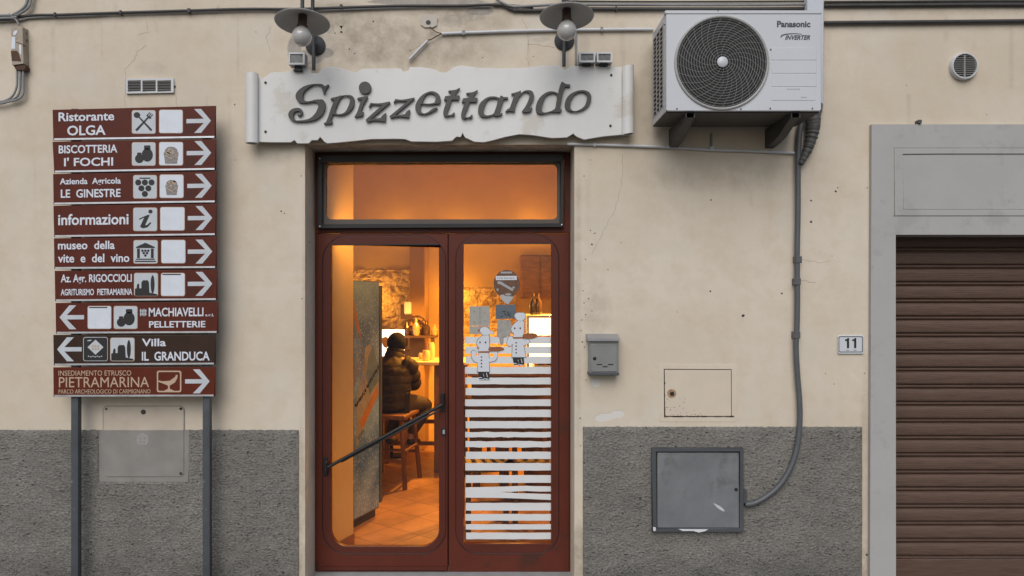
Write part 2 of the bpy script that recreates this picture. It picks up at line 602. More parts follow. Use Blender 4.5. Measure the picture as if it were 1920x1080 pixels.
def tile_mat(name, rot, size, c1, c2, mortar, rough=0.35, msize=0.012):
    m = bpy.data.materials.new(name)
    m.use_nodes = True
    N, L = m.node_tree.nodes, m.node_tree.links
    b = N["Principled BSDF"]
    b.inputs["Roughness"].default_value = rough
    tc = N.new("ShaderNodeTexCoord"); mp = N.new("ShaderNodeMapping")
    mp.inputs["Rotation"].default_value = (0, 0, rot)
    L.new(tc.outputs["Object"], mp.inputs[0])
    br = N.new("ShaderNodeTexBrick")
    br.offset = 0.0; br.squash = 1.0
    br.inputs["Color1"].default_value = (*c1, 1); br.inputs["Color2"].default_value = (*c2, 1); br.inputs["Mortar"].default_value = (*mortar, 1)
    br.inputs["Scale"].default_value = 1.0; br.inputs["Mortar Size"].default_value = msize * size
    br.inputs["Brick Width"].default_value = size; br.inputs["Row Height"].default_value = size
    L.new(mp.outputs[0], br.inputs["Vector"])
    n = N.new("ShaderNodeTexNoise"); n.inputs["Scale"].default_value = 5; n.inputs["Detail"].default_value = 8
    L.new(tc.outputs["Object"], n.inputs["Vector"])
    r = N.new("ShaderNodeValToRGB"); r.color_ramp.elements[0].position, r.color_ramp.elements[1].position = 0.3, 0.7
    r.color_ramp.elements[0].color = (0.65, 0.65, 0.65, 1); r.color_ramp.elements[1].color = (1.1, 1.1, 1.1, 1)
    L.new(n.outputs[0], r.inputs[0])
    x = N.new("ShaderNodeMix"); x.data_type = 'RGBA'; x.blend_type = 'MULTIPLY'; x.inputs["Factor"].default_value = 1
    L.new(br.outputs[0], x.inputs[6]); L.new(r.outputs[0], x.inputs[7])
    L.new(x.outputs[2], b.inputs["Base Color"])
    bp = N.new("ShaderNodeBump"); bp.inputs["Strength"].default_value = 0.4; bp.inputs["Distance"].default_value = 0.003
    inv = N.new("ShaderNodeMath"); inv.operation = 'SUBTRACT'; inv.inputs[0].default_value = 1
    L.new(br.outputs["Fac"], inv.inputs[1]); L.new(inv.outputs[0], bp.inputs["Height"])
    L.new(bp.outputs[0], b.inputs["Normal"])
    return m


# ---------------------------------------------------------------- the setting
b = MB()
b.box(-14, 14, -1.7, 0.0, -0.2, 0.0)
tag(b.build("pavement", mat("pavement_stone", (0.15, 0.148, 0.145), 0.75, var=0.2, vscale=6, bump=0.3)), kind="structure")
b = MB()
b.box(-60, 60, -60, -1.7, -0.4, -0.12)
tag(b.build("road", mat("asphalt", (0.055, 0.055, 0.055), 0.85, var=0.2, vscale=14, bump=0.5)), kind="structure")

# facade wall: a fine grid with the two openings cut out
DX0, DX1, DTOP, DEP = 572, 1077, 271, 0.23
GX0, GX1, GTOP, GDEP = 1672, 2174, 432, 0.21     # opening behind the grey surround
def axis(cuts, step):
    out = []
    for a, c in zip(cuts, cuts[1:]):
        n = max(1, int(round(abs(c - a) / step)))
        out += [a + (c - a) * i / n for i in range(n)]
    return np.array(out + [cuts[-1]])
gx = axis([-420, DX0, DX1, GX0, GX1, 2340], 3.6)
BOT = 1080 + 0.08 * S
gy = axis([-330, DTOP, GTOP, BOT], 3.6)
PX, PY = np.meshgrid(gx, gy)
wear = np.zeros(PX.shape + (4,)); wear[..., 3] = 1
rng = np.random.default_rng(3)
def blob(ch, cx, cy, rx, ry, a, p=2.0):
    d = (np.abs((PX - cx) / rx) ** p + np.abs((PY - cy) / ry) ** p)
    wear[..., ch] = np.maximum(wear[..., ch], a * np.clip(1.35 - d, 0, 1))
def line_blob(ch, pts, wd, a):
    for (x0, y0), (x1, y1) in zip(pts, pts[1:]):
        t = np.clip(((PX - x0) * (x1 - x0) + (PY - y0) * (y1 - y0)) / ((x1 - x0) ** 2 + (y1 - y0) ** 2), 0, 1)
        d = np.hypot(PX - x0 - t * (x1 - x0), PY - y0 - t * (y1 - y0))
        wear[..., ch] = np.maximum(wear[..., ch], a * np.clip(1.4 - d / wd, 0, 1))
# cement repairs
for q in ((552, 95, 16, 34, .62), (578, 108, 40, 18, .55), (610, 100, 20, 12, .6), (620, 55, 12, 16, .45), (800, 4, 130, 7, .75), (870, 34, 62, 12, .42), (805, 40, 20, 16, .4), (1015, 75, 28, 9, .4), (700, 45, 40, 16, .36), (660, 95, 26, 14, .36), (745, 40, 30, 10, .4), (850, 45, 40, 12, .4), (900, 22, 34, 10, .6), (800, 118, 40, 8, .35), (352, 780, 6, 40, .35), (1248, 700, 14, 12, .38)):
    blob(2, *q)
# flaked paint
for q in ((1118, 718, 9, 9, .95), (1158, 776, 14, 7, .9), (1130, 784, 16, 6, .9), (1140, 780, 20, 6, .9)):
    blob(1, *q, 2.6)
# grime: runs from the cables, holes and sills, the worn strip over the sign, the foot of the wall
for q in ((760, 90, 190, 45, .6), (690, 60, 60, 40, .75), (640, 30, 60, 25, .7), (760, 70, 40, 24, .7), (720, 105, 40, 14, .7), (850, 30, 70, 22, .7), (900, 40, 60, 40, .45), (20, 45, 50, 14, .6), (1110, 150, 30, 25, .4), (1095, 95, 12, 60, .4), (1340, 330, 150, 30, .28), (1215, 180, 18, 120, .35), (282, 128, 30, 14, .3), (1260, 738, 16, 22, .6), (1290, 768, 30, 10, .5), (1120, 590, 26, 60, .3), (520, 290, 30, 20, .4), (572, 560, 6, 240, .35), (1084, 560, 6, 300, .4), (1622, 900, 9, 220, .4), (566, 940, 8, 160, .5), (566, 1050, 16, 40, .8), (1086, 1040, 16, 60, .8), (1622, 1060, 10, 40, .8)):
    blob(0, *q)
for x in rng.uniform(-300, 2200, 60):
    y0 = rng.choice([12, 30, 45, 300, 180]); l = rng.uniform(25, 130)
    line_blob(0, [(x, y0), (x + rng.uniform(-3, 3), y0 + l)], rng.uniform(2, 5), rng.uniform(.12, .32))
line_blob(0, [(0, 46), (300, 30), (930, 22), (1240, 28)], 7, .42)
line_blob(0, [(1550, 20), (1930, 20)], 8, .3)
line_blob(0, [(1550, 52), (1930, 50)], 6, .3)

ny, nx = PX.shape
V = np.stack([X0 + (PX - XC) / S, np.zeros_like(PX), ZC + (YC - PY) / S], -1).reshape(-1, 3)
idx = np.arange(nx * ny).reshape(ny, nx)
A_, B_, C_, D_ = idx[:-1, :-1], idx[1:, :-1], idx[1:, 1:], idx[:-1, 1:]
cx, cy = (PX[:-1, :-1] + PX[1:, 1:]) / 2, (PY[:-1, :-1] + PY[1:, 1:]) / 2
keep = ~(((cx > DX0) & (cx < DX1) & (cy > DTOP)) | ((cx > GX0) & (cx < GX1) & (cy > GTOP)))
F = np.stack([A_[keep], B_[keep], C_[keep], D_[keep]], -1)
verts = [tuple(v) for v in V]
faces = [tuple(int(i) for i in f) for f in F]
cols = list(wear.reshape(-1, 4))
def quad(p, gr=.12):
    k = len(verts)
    verts.extend(tuple(q) for q in p); cols.extend([np.array([gr, 0, 0.0, 1])] * 4)
    faces.append((k, k + 1, k + 2, k + 3))
def reveal(x0, x1, top, dep):
    a, c = W(x0, top), W(x1, top)
    quad([(a.x, 0, 0), (a.x, 0, a.z), (a.x, dep, a.z), (a.x, dep, 0)])
    quad([(c.x, 0, 0), (c.x, dep, 0), (c.x, dep, c.z), (c.x, 0, c.z)])
    quad([(a.x, 0, a.z), (c.x, 0, c.z), (c.x, dep, c.z), (a.x, dep, a.z)], 1.0)  # soffit tinted darker than the jambs
reveal(DX0, DX1, DTOP, DEP + 0.02)
reveal(GX0, GX1, GTOP, GDEP + 0.1)
# back and outer edges, so that the wall has its thickness
xa, xb, zt = W(-420, 0).x, W(2340, 0).x, W(0, -330).z
T = 0.25
dl, dr, dt = W(DX0, 0).x, W(DX1, 0).x, W(0, DTOP).z
gl, gr_, gt = W(GX0, 0).x, W(GX1, 0).x, W(0, GTOP).z
for (x_0, x_1, z_0, z_1) in ((xa, dl, 0, zt), (dl, dr, dt, zt), (dr, gl, 0, zt), (gl, gr_, gt, zt), (gr_, xb, 0, zt)):
    quad([(x_0, T, z_0), (x_0, T, z_1), (x_1, T, z_1), (x_1, T, z_0)])
quad([(xa, 0, zt), (xb, 0, zt), (xb, T, zt), (xa, T, zt)])
quad([(xa, 0, 0), (xa, 0, zt), (xa, T, zt), (xa, T, 0)])
quad([(xb, 0, 0), (xb, T, 0), (xb, T, zt), (xb, 0, zt)])
me = bpy.data.meshes.new("facade_wall")
me.from_pydata(verts, [], faces)
ca = me.color_attributes.new("wear", 'FLOAT_COLOR', 'POINT')
ca.data.foreach_set("color", np.array(cols, dtype=np.float32).ravel())
me.materials.append(M_plaster)
facade = bpy.data.objects.new("facade_wall", me)
COL.objects.link(facade)
tag(facade, "cream plastered street wall with grime, cracks and a rough grey plinth", "wall")


def plinth(x0, x1, top, holes=()):
    gxs = axis([x0, x1], 1.2); gys = axis([top, BOT], 1.1)
    n_x, n_y = len(gxs), len(gys)
    vs, cs = [], []
    for j, py in enumerate(gys):
        for i, px in enumerate(gxs):
            p = W(px, py)
            wx = p.x + 0.03 * mn.noise((p.x * 9, 3.1, p.z * 9))
            wz = p.z + 0.03 * mn.noise((p.x * 7 + 5, 9.1, p.z * 7))
            n1 = mn.noise((wx * 40, 0.0, wz * 72))
            n2 = mn.noise((wx * 90 + 11, 2.0, wz * 130))
            n3 = mn.noise((wx * 5, 7.0, wz * 8))
            n4 = mn.noise((p.x * 190, 5.0, p.z * 230))
            n5 = mn.noise((p.x * 58 + 3, 4.0, p.z * 84))
            n6 = mn.noise((p.x * 16 + 3, 8.0, p.z * 21))
            am = min(1, max(.25, .62 + .9 * n6))
            pit = max(0.0, n5 - .46) * 1.9
            rid = ((1 - abs(n1)) ** 3 * 0.5 + (1 - abs(n2)) ** 2 * 0.36) * am + .24 * (1 - am) + 0.30 * n3 + .22 * n4 - pit
            edge = min(i, n_x - 1 - i, j, 6) / 6.0
            h = (0.004 + 0.014 * rid) * (0.35 + 0.65 * min(1, edge))
            hole = False
            for (a, c, d, e) in holes:
                if a < px < c and d < py < e: h = -0.004; hole = True
            dz = (.004 * mn.noise((p.x * 30, 1.0, 0.0)) + .003 * mn.noise((p.x * 90, 2.0, 0.0))) * max(0, 1 - j / 4)
            vs.append((p.x, -0.006 - h, p.z + dz))
            lowd = 0.8 * max(0, (py - 1020) / 70) * (0.6 + n3)
            cs.append((max(0.0, min(1, 0.85 * (0.36 - rid) + .22 * n6 - .3 * n4 + lowd + pit)), 0, 0, 1))
    fs = [(j * n_x + i, (j + 1) * n_x + i, (j + 1) * n_x + i + 1, j * n_x + i + 1) for j in range(n_y - 1) for i in range(n_x - 1)]
    # rim back to the wall
    def rim(ids):
        k = len(vs)
        for q in ids: vs.append((vs[q][0], 0.002, vs[q][2])); cs.append((.3, 0, 0, 1))
        for t in range(len(ids) - 1): fs.append((ids[t], ids[t + 1], k + t + 1, k + t))
    rim(list(range(n_x)))
    rim([j * n_x for j in range(n_y)])
    rim([j * n_x + n_x - 1 for j in range(n_y)])
    m_ = bpy.data.meshes.new("plinth")
    m_.from_pydata(vs, [], fs)
    a_ = m_.color_attributes.new("wear", 'FLOAT_COLOR', 'POINT')
    a_.data.foreach_set("color", np.array(cs, dtype=np.float32).ravel())
    for p_ in m_.polygons: p_.use_smooth = True
    m_.materials.append(M_plinth)
    o = bpy.data.objects.new("plinth", m_)
    COL.objects.link(o)
    o.parent = facade
plinth(-160, 560, 806, holes=((186, 355, 700, 905),))
plinth(1093, 1615, 800)

# small chips and drilled holes, hairline cracks: wear with a shape of its own
b = MB()
holes = [(1333, 375, 3), (1521, 376, 3), (1567, 359, 4), (1571, 352, 2), (1521, 416, 4), (1466, 550, 3.5), (1332, 546, 3), (1393, 592, 5), (1110, 458, 3), (1114, 438, 2), (1107, 432, 2), (1116, 437, 1.6), (1098, 486, 2), (1093, 545, 2), (1104, 560, 2), (1095, 568, 1.8), (1110, 583, 2), (1098, 590, 2), (1091, 600, 2), (1090, 620, 2), (1092, 641, 2.4), (1096, 651, 2), (1099, 712, 2), (1088, 784, 2.5), (1088, 836, 2), (1270, 585, 1.5), (1564, 720, 2), (1548, 700, 1.5), (527, 396, 3), (533, 400, 2), (580, 455, 2), (566, 560, 2), (440, 196, 2.4), (565, 330, 2), (441, 300, 1.5), (1095, 330, 2), (1108, 300, 1.6), (1560, 480, 1.6), (1625, 1040, 4), (1621, 700, 2), (1626, 352, 2), (1140, 505, 1.6), (1165, 455, 1.5), (770, 95, 2), (905, 108, 2), (655, 92, 2.4), (665, 100, 2), (1000, 106, 1.6), (700, 40, 3), (640, 60, 4), (628, 62, 2.5), (1700, 160, 1.4), (1850, 215, 1.4), (480, 60, 1.5), (408, 15, 2)]
for (x, y, r) in holes:
    n = 7
    b.poly([(x + r * .62 * random.uniform(.7, 1.25) * math.cos(2 * math.pi * i / n), y + r * .55 * random.uniform(.7, 1.25) * math.sin(2 * math.pi * i / n)) for i in range(n)], -0.0007, 0.0008)
b.build("chip_mark", M_gap, facade)
b = MB()
def crack(pts, wd=0.6, sub=5, jit=1.6):
    q = []
    for (a, c), (d, e) in zip(pts, pts[1:]):
        for i in range(sub):
            t = i / sub
            q.append((a + (d - a) * t + random.uniform(-jit, jit), c + (e - c) * t + random.uniform(-jit, jit)))
    q.append(pts[-1])
    b.strip(q, [wd * random.uniform(.6, 1.3) for _ in q], -0.0006, 0.0008)
for c in ([(1166, 290), (1168, 330), (1158, 375), (1150, 400)], [(1150, 400), (1128, 440), (1110, 475)], [(1497, 484), (1530, 492), (1556, 490)], [(235, 200), (235, 130), (252, 112), (258, 95), (275, 85)], [(275, 40), (277, 60), (258, 66)], [(330, 178), (332, 200)], [(980, 36), (990, 60), (988, 110), (992, 122)], [(988, 82), (1015, 84), (1040, 90)], [(640, 30), (665, 24), (678, 20)], [(630, 40), (640, 55), (648, 40)], [(505, 95), (500, 70), (508, 50)], [(1500, 525), (1530, 530)], [(810, 60), (800, 84), (760, 96)], [(700, 60), (720, 78), (712, 100)], [(1272, 788), (1268, 795)]):
    crack(c)
b.build("crack", M_crack, facade)

# ---------------------------------------------------------------- direction signs on two posts
SY = -0.135
for (x0, x1, lab) in ((132, 146, "left of the two grey steel posts carrying the brown direction signs"), (379, 393, "right of the two grey steel posts carrying the brown direction signs")):
    a, c = W(x0, 500, -0.12), W(x1, 500, -0.12)
    b = MB()
    b.box(a.x, c.x, -0.118, -0.078, -0.05, W(0, 203, -0.12).z, 0.006, seg=2)
    tag(b.build("sign_post", M_post, smooth=True), lab, "post", "posts of the direction signs")


def arrow(px, cy, d, slope=0):
    q = [(-46, -4), (-13.5, -4), (-31.5, -22.5), (-18.5, -22.5), (0, 0), (-18.5, 22.5), (-31.5, 22.5), (-13.5, 4), (-46, 4)]
    return [(px + d * a, cy + c + slope * d * a) for a, c in q]


def jars(b, x, y, s, yf, yb):
    b.disc(x + 29 * s, y + 24 * s, 10.5 * s, 12.5 * s, yf, yb)
    b.rrect(x + 23 * s, x + 35 * s, y + 6 * s, y + 14 * s, 2 * s, yf, yb)
    b.disc(x + 14 * s, y + 31 * s, 8 * s, 8 * s, yf - .0006, yb)
    b.rrect(x + 10 * s, x + 18 * s, y + 19.5 * s, y + 26 * s, 1.5 * s, yf, yb)


def villa(b, x, y, yf, yb):
    b.poly([(x + 2, y + 42), (x + 2, y + 29), (x + 5, y + 28), (x + 6, y + 21), (x + 8, y + 19), (x + 10, y + 21), (x + 10, y + 28), (x + 14, y + 28), (x + 14, y + 17), (x + 17, y + 13), (x + 26, y + 13), (x + 28, y + 17), (x + 29, y + 36), (x + 43, y + 39), (x + 43, y + 42)], yf, yb)
    b.disc(x + 35, y + 20.5, 3.6, 17, yf, yb)


def sign(cn, label, lines, squares, arr, colour=None, pale=None, bold=0.02):
    """cn: top-left, top-right, bottom-right, bottom-left corner pixels"""
    (tl, tr, br, bl) = cn
    sl = (tr[1] - tl[1] + br[1] - bl[1]) / 2 / (tr[0] - tl[0])
    base = W((bl[0] + br[0]) / 2, (bl[1] + br[1]) / 2, SY)
    t = thing("direction_sign", (base.x, SY + 0.01, base.z), label, "direction sign", "brown direction signs stacked on two posts")
    m = colour or M_sign
    pale = pale or M_white
    pn = plate("panel", [[tl, tr, br, bl]], SY, SY + 0.016, m, t, bev=1.0)
    b = MB()
    b.poly([(bl[0] + 2, bl[1] - 3.6), (br[0] - 2, br[1] - 3.6), (br[0] - 2, br[1] - 0.4), (bl[0] + 2, bl[1] - 0.4)], SY - 0.004, SY + 0.002)
    b.build("edge_trim", M_alu, t)
    for (s, box, *k) in lines:
        kw = k[0] if k else {}
        text(s, box, SY, pale, t, slope=sl, **{**dict(bold=bold), **kw})
    for (kind, x, y, w_, h_) in squares:
        if kind == "bowl":
            lo = rr(x, x + w_, y, y + h_, 4); li = rr(x + 2.6, x + w_ - 2.6, y + 2.6, y + h_ - 2.6, 3)
            sq = plate("pictogram", [lo, li], SY - 0.0014, SY, M_tan, t)
            b = MB()
            b.poly([(x + 3, y + 18), (x + 10, y + 20), (x + 24, y + 19), (x + 34, y + 12), (x + 36, y + 8), (x + 39, y + 8), (x + 38.5, y + 14), (x + 34, y + 22), (x + 26, y + 27), (x + 24, y + 28), (x + 24, y + 34), (x + 33, y + 38), (x + 13, y + 38), (x + 21, y + 34), (x + 21, y + 28), (x + 14, y + 25), (x + 3, y + 21)], SY - 0.0016, SY - 0.0002)
            b.build("symbol", M_tan, sq)
            continue
        dark = kind == "diamond"
        rim = plate("pictogram", [rr(x, x + w_, y, y + h_, 4)], SY - 0.0012, SY, M_tan if not dark else M_white2, t)
        fm = M_black if dark else (M_white2 if kind not in ("blank", "blankline", "basket", "basket_small") else M_white)
        fld = plate("field", [rr(x + 1, x + w_ - 1, y + 1, y + h_ - 1, 3.4)], SY - 0.0020, SY - 0.0008, fm, rim)
        yf, yb = SY - 0.0032, SY - 0.0016
        b = MB()
        if kind == "cutlery":
            b.strip([(x + 37, y + 38), (x + 10, y + 9)], [4, 2.2], yf, yb)
            b.disc(x + 9.5, y + 9, 6, 5.4, yf - .0004, yb)
            b.strip([(x + 8, y + 38), (x + 33, y + 11)], [4, 2.2], yf - .0008, yb)
            for dd in (-2.6, 0.2, 3.0):
                b.strip([(x + 31 + dd, y + 12 + dd * .6), (x + 36.5 + dd, y + 6 + dd * .7)], 1.5, yf, yb)
            b.strip([(x + 28, y + 9), (x + 32, y + 14), (x + 36, y + 15)], 2.4, yf - .0004, yb)
        elif kind == "jars":
            jars(b, x, y, w_ / 45, yf, yb)
        elif kind == "grapes":
            for (gx_, gy_) in ((9.5, 14), (22, 14), (34.5, 14), (15.5, 25), (28.5, 25), (22, 35.5)):
                b.disc(x + gx_, y + gy_, 5.6, 5.6, yf, yb)
            b.strip([(x + 12, y + 6), (x + 32, y + 6)], 2.2, yf, yb)
        elif kind == "info":
            b.disc(x + 32.5, y + 7.5, 3.9, 3.6, yf, yb)
            b.poly([(x + 11, y + 21), (x + 27, y + 14), (x + 31, y + 14), (x + 22.5, y + 33), (x + 26, y + 33), (x + 32, y + 27.5), (x + 34, y + 29), (x + 27, y + 37), (x + 18, y + 39), (x + 13, y + 36), (x + 21, y + 18.5), (x + 12, y + 23)], yf, yb)
        elif kind == "museum":
            b.poly([(x + 5, y + 13), (x + 22.5, y + 5), (x + 40, y + 13), (x + 40, y + 15), (x + 5, y + 15)], yf, yb)
            for xx in (7, 33):
                b.rrect(x + xx, x + xx + 5, y + 16, y + 34, .5, yf, yb)
            b.strip([(x + 3, y + 40), (x + 42, y + 40)], 2.2, yf, yb); b.strip([(x + 5, y + 36), (x + 40, y + 36)], 2, yf, yb)
            for (gx_, gy_) in ((17, 20), (22.5, 20), (28, 20), (19.5, 24.5), (25.5, 24.5), (22.5, 29)):
                b.disc(x + gx_, y + gy_, 2.3, 2.3, yf, yb)
        elif kind == "villa":
            villa(b, x, y + 1, yf, yb)
        elif kind == "blankline":
            b.strip([(x + 3, y + 3), (x + w_ - 8, y + 3)], 2, yf, yb)
        elif kind in ("basket", "basket_small"):
            k_ = 1.0 if kind == "basket" else 0.85
            ox, oy = x + w_ / 2, y + h_ * .58
            b.poly([(ox - 14 * k_, oy - 6), (ox + 14 * k_, oy - 6), (ox + 11 * k_, oy + 15 * k_), (ox - 11 * k_, oy + 15 * k_)], yf, yb)
            b.disc(ox, oy - 8, 12 * k_, 9 * k_, yf - .0004, yb)
            o = b.build("symbol", mat_basket, fld)
            b = MB()
            for i in range(7):
                b.disc(ox + random.uniform(-8, 8) * k_, oy - 8 + random.uniform(-6, 5) * k_, 2.4, 2, yf - .0012, yb)
            b.strip([(ox - 12 * k_, oy - 1), (ox, oy + 6), (ox + 12 * k_, oy - 3)], 1.4, yf - .0008, yb)
            b.build("symbol", M_tan, fld)
            continue
        elif kind == "diamond":
            cx_, cy_ = x + w_ / 2, y + 19
            b.poly([(cx_, cy_ - 14), (cx_ + 15, cy_), (cx_, cy_ + 14), (cx_ - 15, cy_)], yf, yb)
            for i in range(7): b.strip([(x + 9 + i * 4, y + 36 + (i % 2)), (x + 11.5 + i * 4, y + 36 + (i % 2))], 1.6, yf, yb)
            b.strip([(x + 8, y + 7), (x + 15, y + 6)], 2, yf, yb)
            b.build("symbol", M_white2, fld)
            b = MB()
            for i in range(6):
                b.disc(cx_ + (-5 + 5 * (i % 3)), cy_ - 2 + 5 * (i // 3), 2, 2, yf - .0008, yb)
            b.build("symbol", M_tan, fld)
            continue
        else:
            b.bm.free()
            continue
        b.build("symbol", M_black, fld)
    b = MB()
    b.poly(arrow(*arr, sl), SY - 0.0014, SY)
    b.build("arrow", M_white2, t)
    return t


mat_basket = mat("basket_print", (0.24, 0.22, 0.20), 0.6, var=0.45, vscale=90)
sign(((98, 205.5), (404, 198), (403.6, 258.5), (99.5, 263)), "brown restaurant sign with crossed spoon and fork pictogram, topmost of the stack",
     [("Ristorante", (109.7, 214, 210, 226.7)), ("OLGA", (126, 198, 235, 253.6))],
     [("cutlery", 247, 206.5, 45, 44.5), ("blank", 298, 205.5, 45, 44.5)], (395.5, 226.3, 1))
sign(((98, 265.5), (404.5, 260.5), (404, 318.5), (101, 323.6)), "brown biscuit shop sign with black jars beside a basket picture",
     [("BISCOTTERIA", (110, 220, 271.7, 287)), ("I' FOCHI", (120, 212, 295, 311.4))],
     [("jars", 247, 266.5, 45, 44.5), ("basket", 298, 266, 45.5, 44.5)], (396, 286.5, 1))
sign(((99, 326), (405, 321), (404.5, 379.5), (100, 383.6)), "brown farm sign with a black bunch of grapes pictogram",
     [("Azienda  Agricola", (112, 226.5, 333.6, 348.6)), ("LE  GINESTRE", (114, 226, 354.5, 370.3))],
     [("grapes", 249.5, 328, 45, 44.5), ("basket_small", 299, 327, 45.5, 44.5)], (397, 348, 1))
sign(((99.5, 385.6), (405, 381.4), (404.5, 441), (101, 444.7)), "brown one line sign with a black italic letter i pictogram",
     [("informazioni", (109, 241, 400.5, 421.7))],
     [("info", 249.5, 389, 45.5, 44.5), ("blank", 300, 388, 46.5, 44.5)], (398, 408.5, 1))
sign(((100.5, 446.7), (405.5, 443.3), (405, 502.7), (101.5, 504.4)), "brown wine museum sign with a black temple pictogram",
     [("museo  della", (108.6, 215, 451.7, 467.5)), ("vite  e  del  vino", (108.6, 242.5, 475.8, 492))],
     [("museum", 250, 450, 46, 44.5), ("blank", 302, 449.5, 46, 44.5)], (398, 471.5, 1))
sign(((102, 507.8), (407, 505.2), (406.5, 562.8), (103, 565)), "brown farm holiday sign with house and cypress pictogram and an arrow to the right",
     [("Az. Agr. RIGOCCIOLI", (114, 247, 514, 533.6)), ("AGRITURISMO  PIETRAMARINA", (114, 248, 541.4, 553.6))],
     [("villa", 251, 511.5, 45.5, 44), ("blankline", 301.5, 511.5, 45.5, 44)], (398, 532, 1))
t7 = sign(((103.6, 568), (408.5, 566), (408, 624.4), (104.5, 625.8)), "reddish brown leather shop sign with black jars pictogram and an arrow to the left",
     [("MACHIAVELLI", (279, 381.4, 576.7, 593.3)), ("s.r.l.", (385, 401, 588, 593)), ("PELLETTERIE", (279.4, 385, 602, 614))],
     [("blankline", 164, 573.5, 45, 43.5), ("jars", 213, 573.5, 45, 43.5)], (111.5, 595, -1))
b = MB()
for i in range(4):
    b.strip([(263.5 + i * 3.2, 579 + (i % 2)), (263.5 + i * 3.2, 593 - (i % 2))], 1.6, SY - .0014, SY)
b.strip([(262, 583), (275, 583)], 1.4, SY - .0018, SY); b.strip([(262, 589), (275, 589)], 1.4, SY - .0018, SY)
b.build("ornament", M_white2, t7)
sign(((99.4, 628), (403.6, 627.8), (403, 683.6), (100.4, 685.5)), "very dark brown villa sign with a white diamond on black",
     [("Villa", (266, 311, 635, 649.4)), ("IL  GRANDUCA", (266, 393, 659.3, 676.3))],
     [("diamond", 156, 632, 46, 45), ("villa", 206.5, 633, 46, 44.5)], (107, 655, -1), M_signdark)
sign(((99.4, 689), (403, 688.2), (402.5, 743.5), (100, 744.2)), "bottom brown sign with thin tan lettering and an outlined bowl",
     [("INSEDIAMENTO ETRUSCO", (109.7, 246, 694.7, 704.4), dict(bold=0)), ("PIETRAMARINA", (110.5, 279.4, 707, 726), dict(bold=0.0)), ("PARCO ARCHEOLOGICO DI CARMIGNANO", (109.7, 282, 730, 738), dict(bold=0))],
     [("bowl", 294, 695, 46, 40.5)], (393, 715, 1), mat("sign_rust_brown", (0.110, 0.022, 0.010), 0.45, spec=0.2, var=0.12, vscale=9), M_tan)

# ---------------------------------------------------------------- parchment shop sign
BY = -0.065
base = W(825, 262, BY)
shop = thing("shop_sign", (base.x, BY + .02, base.z), "long grey parchment scroll shop sign with ragged edges and dark raised italic letters", "shop sign")
c3 = lambda L_: [(a, c_, 1) for a, c_ in L_]
board = [(481, 139.7), (490, 148), (497, 144), (503, 139.5), (507, 136), (533, 134.5), (557, 131), (571, 125), (578.5, 127), (582, 131), (584, 137), (596, 137), (600, 133), (608, 125.5), (624, 125), (646, 129), (660, 135), (668, 136), (680, 129), (715, 128), (751, 128), (754, 132), (757, 134.5), (766, 132), (769, 125.5), (788, 126), (806, 127.5), (818, 131), (824, 135), (832, 136), (840, 134), (850, 126), (863.5, 122.5), (899, 127), (931, 128), (978, 127), (1018, 123), (1048, 122), (1053, 127), (1060, 131.5), (1066, 127), (1071, 123), (1117, 124), (1166, 125),
         (1168, 252.5), (1130, 256), (1095, 262), (1083, 257), (1078, 254), (1075, 250.5), (1063, 258), (1034, 259), (998, 253.5), (974, 252), (947, 257), (925, 263), (907, 267), (889, 266), (879, 261), (872, 258), (869, 253), (867.5, 249), (865.5, 254), (864, 257), (856, 256.5), (853, 259), (848, 264), (820, 266), (771, 265.5), (759, 261), (740, 260.5), (697, 261), (660, 265), (628, 268), (614, 269), (608, 266), (604, 261), (600, 257), (597, 261), (595, 263), (584.6, 263), (579, 269), (557, 269), (554, 265), (552, 263), (545, 267), (509, 267), (483, 266)]
plate("board", [board], BY, BY + 0.014, M_board, shop, bev=0.7)
def scroll(x0, x1, ytop, ybot, tilt, lip):
    """a rolled vertical edge: a spiral section extruded along the height"""
    b = MB()
    N_ = 26
    a0, a1 = W(x0, ytop, BY - .03), W(x1, ytop, BY - .03)
    zt_, zb_ = a0.z, W(x0, ybot, BY - .03).z
    r0 = (a1.x - a0.x) / 2
    cx_ = (a0.x + a1.x) / 2
    prof = []
    for i in range(N_ + 1):
        an = R(90 + lip * (-60) + lip * 400 * i / N_)
        rr_ = r0 * (1 - 0.22 * i / N_)
        prof.append((cx_ + rr_ * math.cos(an), BY - 0.012 - rr_ * math.sin(an) * 0.95 + r0 * .2))
    th = 0.004
    T_, B_2 = [], []
    for s_ in (0, 1):
        for lst, z in ((T_, zt_), (B_2, zb_)):
            row = []
            for i, (x, y) in enumerate(prof):
                dx, dy = x - cx_, y - (BY - 0.012 + r0 * .2)
                q = math.hypot(dx, dy)
                row.append(b.bm.verts.new((x - s_ * th * dx / q + (z - zt_) * 0, y - s_ * th * dy / q, z + tilt * (x - cx_))))
            lst.append(row)
    for i in range(N_):
        b.bm.faces.new((T_[0][i], T_[0][i + 1], B_2[0][i + 1], B_2[0][i]))
        b.bm.faces.new((T_[1][i], B_2[1][i], B_2[1][i + 1], T_[1][i + 1]))
        b.bm.faces.new((T_[0][i], T_[1][i], T_[1][i + 1], T_[0][i + 1]))
        b.bm.faces.new((B_2[0][i], B_2[0][i + 1], B_2[1][i + 1], B_2[1][i]))
    for i in (0, N_):
        b.bm.faces.new((T_[0][i], B_2[0][i], B_2[1][i], T_[1][i]))
    b.build("scroll", M_board, shop, smooth=True)
scroll(457, 484, 136, 267, 0.0, 1)
scroll(1166, 1191, 122, 250, 0.15, -1)
b = MB()
for (x, y) in ((498, 155), (498, 247), (1146, 141), (1144.5, 236)):
    p = W(x, y, BY)
    b.ball((p.x, BY - 0.002, p.z), 0.0075, 0.005, 0.0075, 10)
b.build("screw", M_gap, shop)

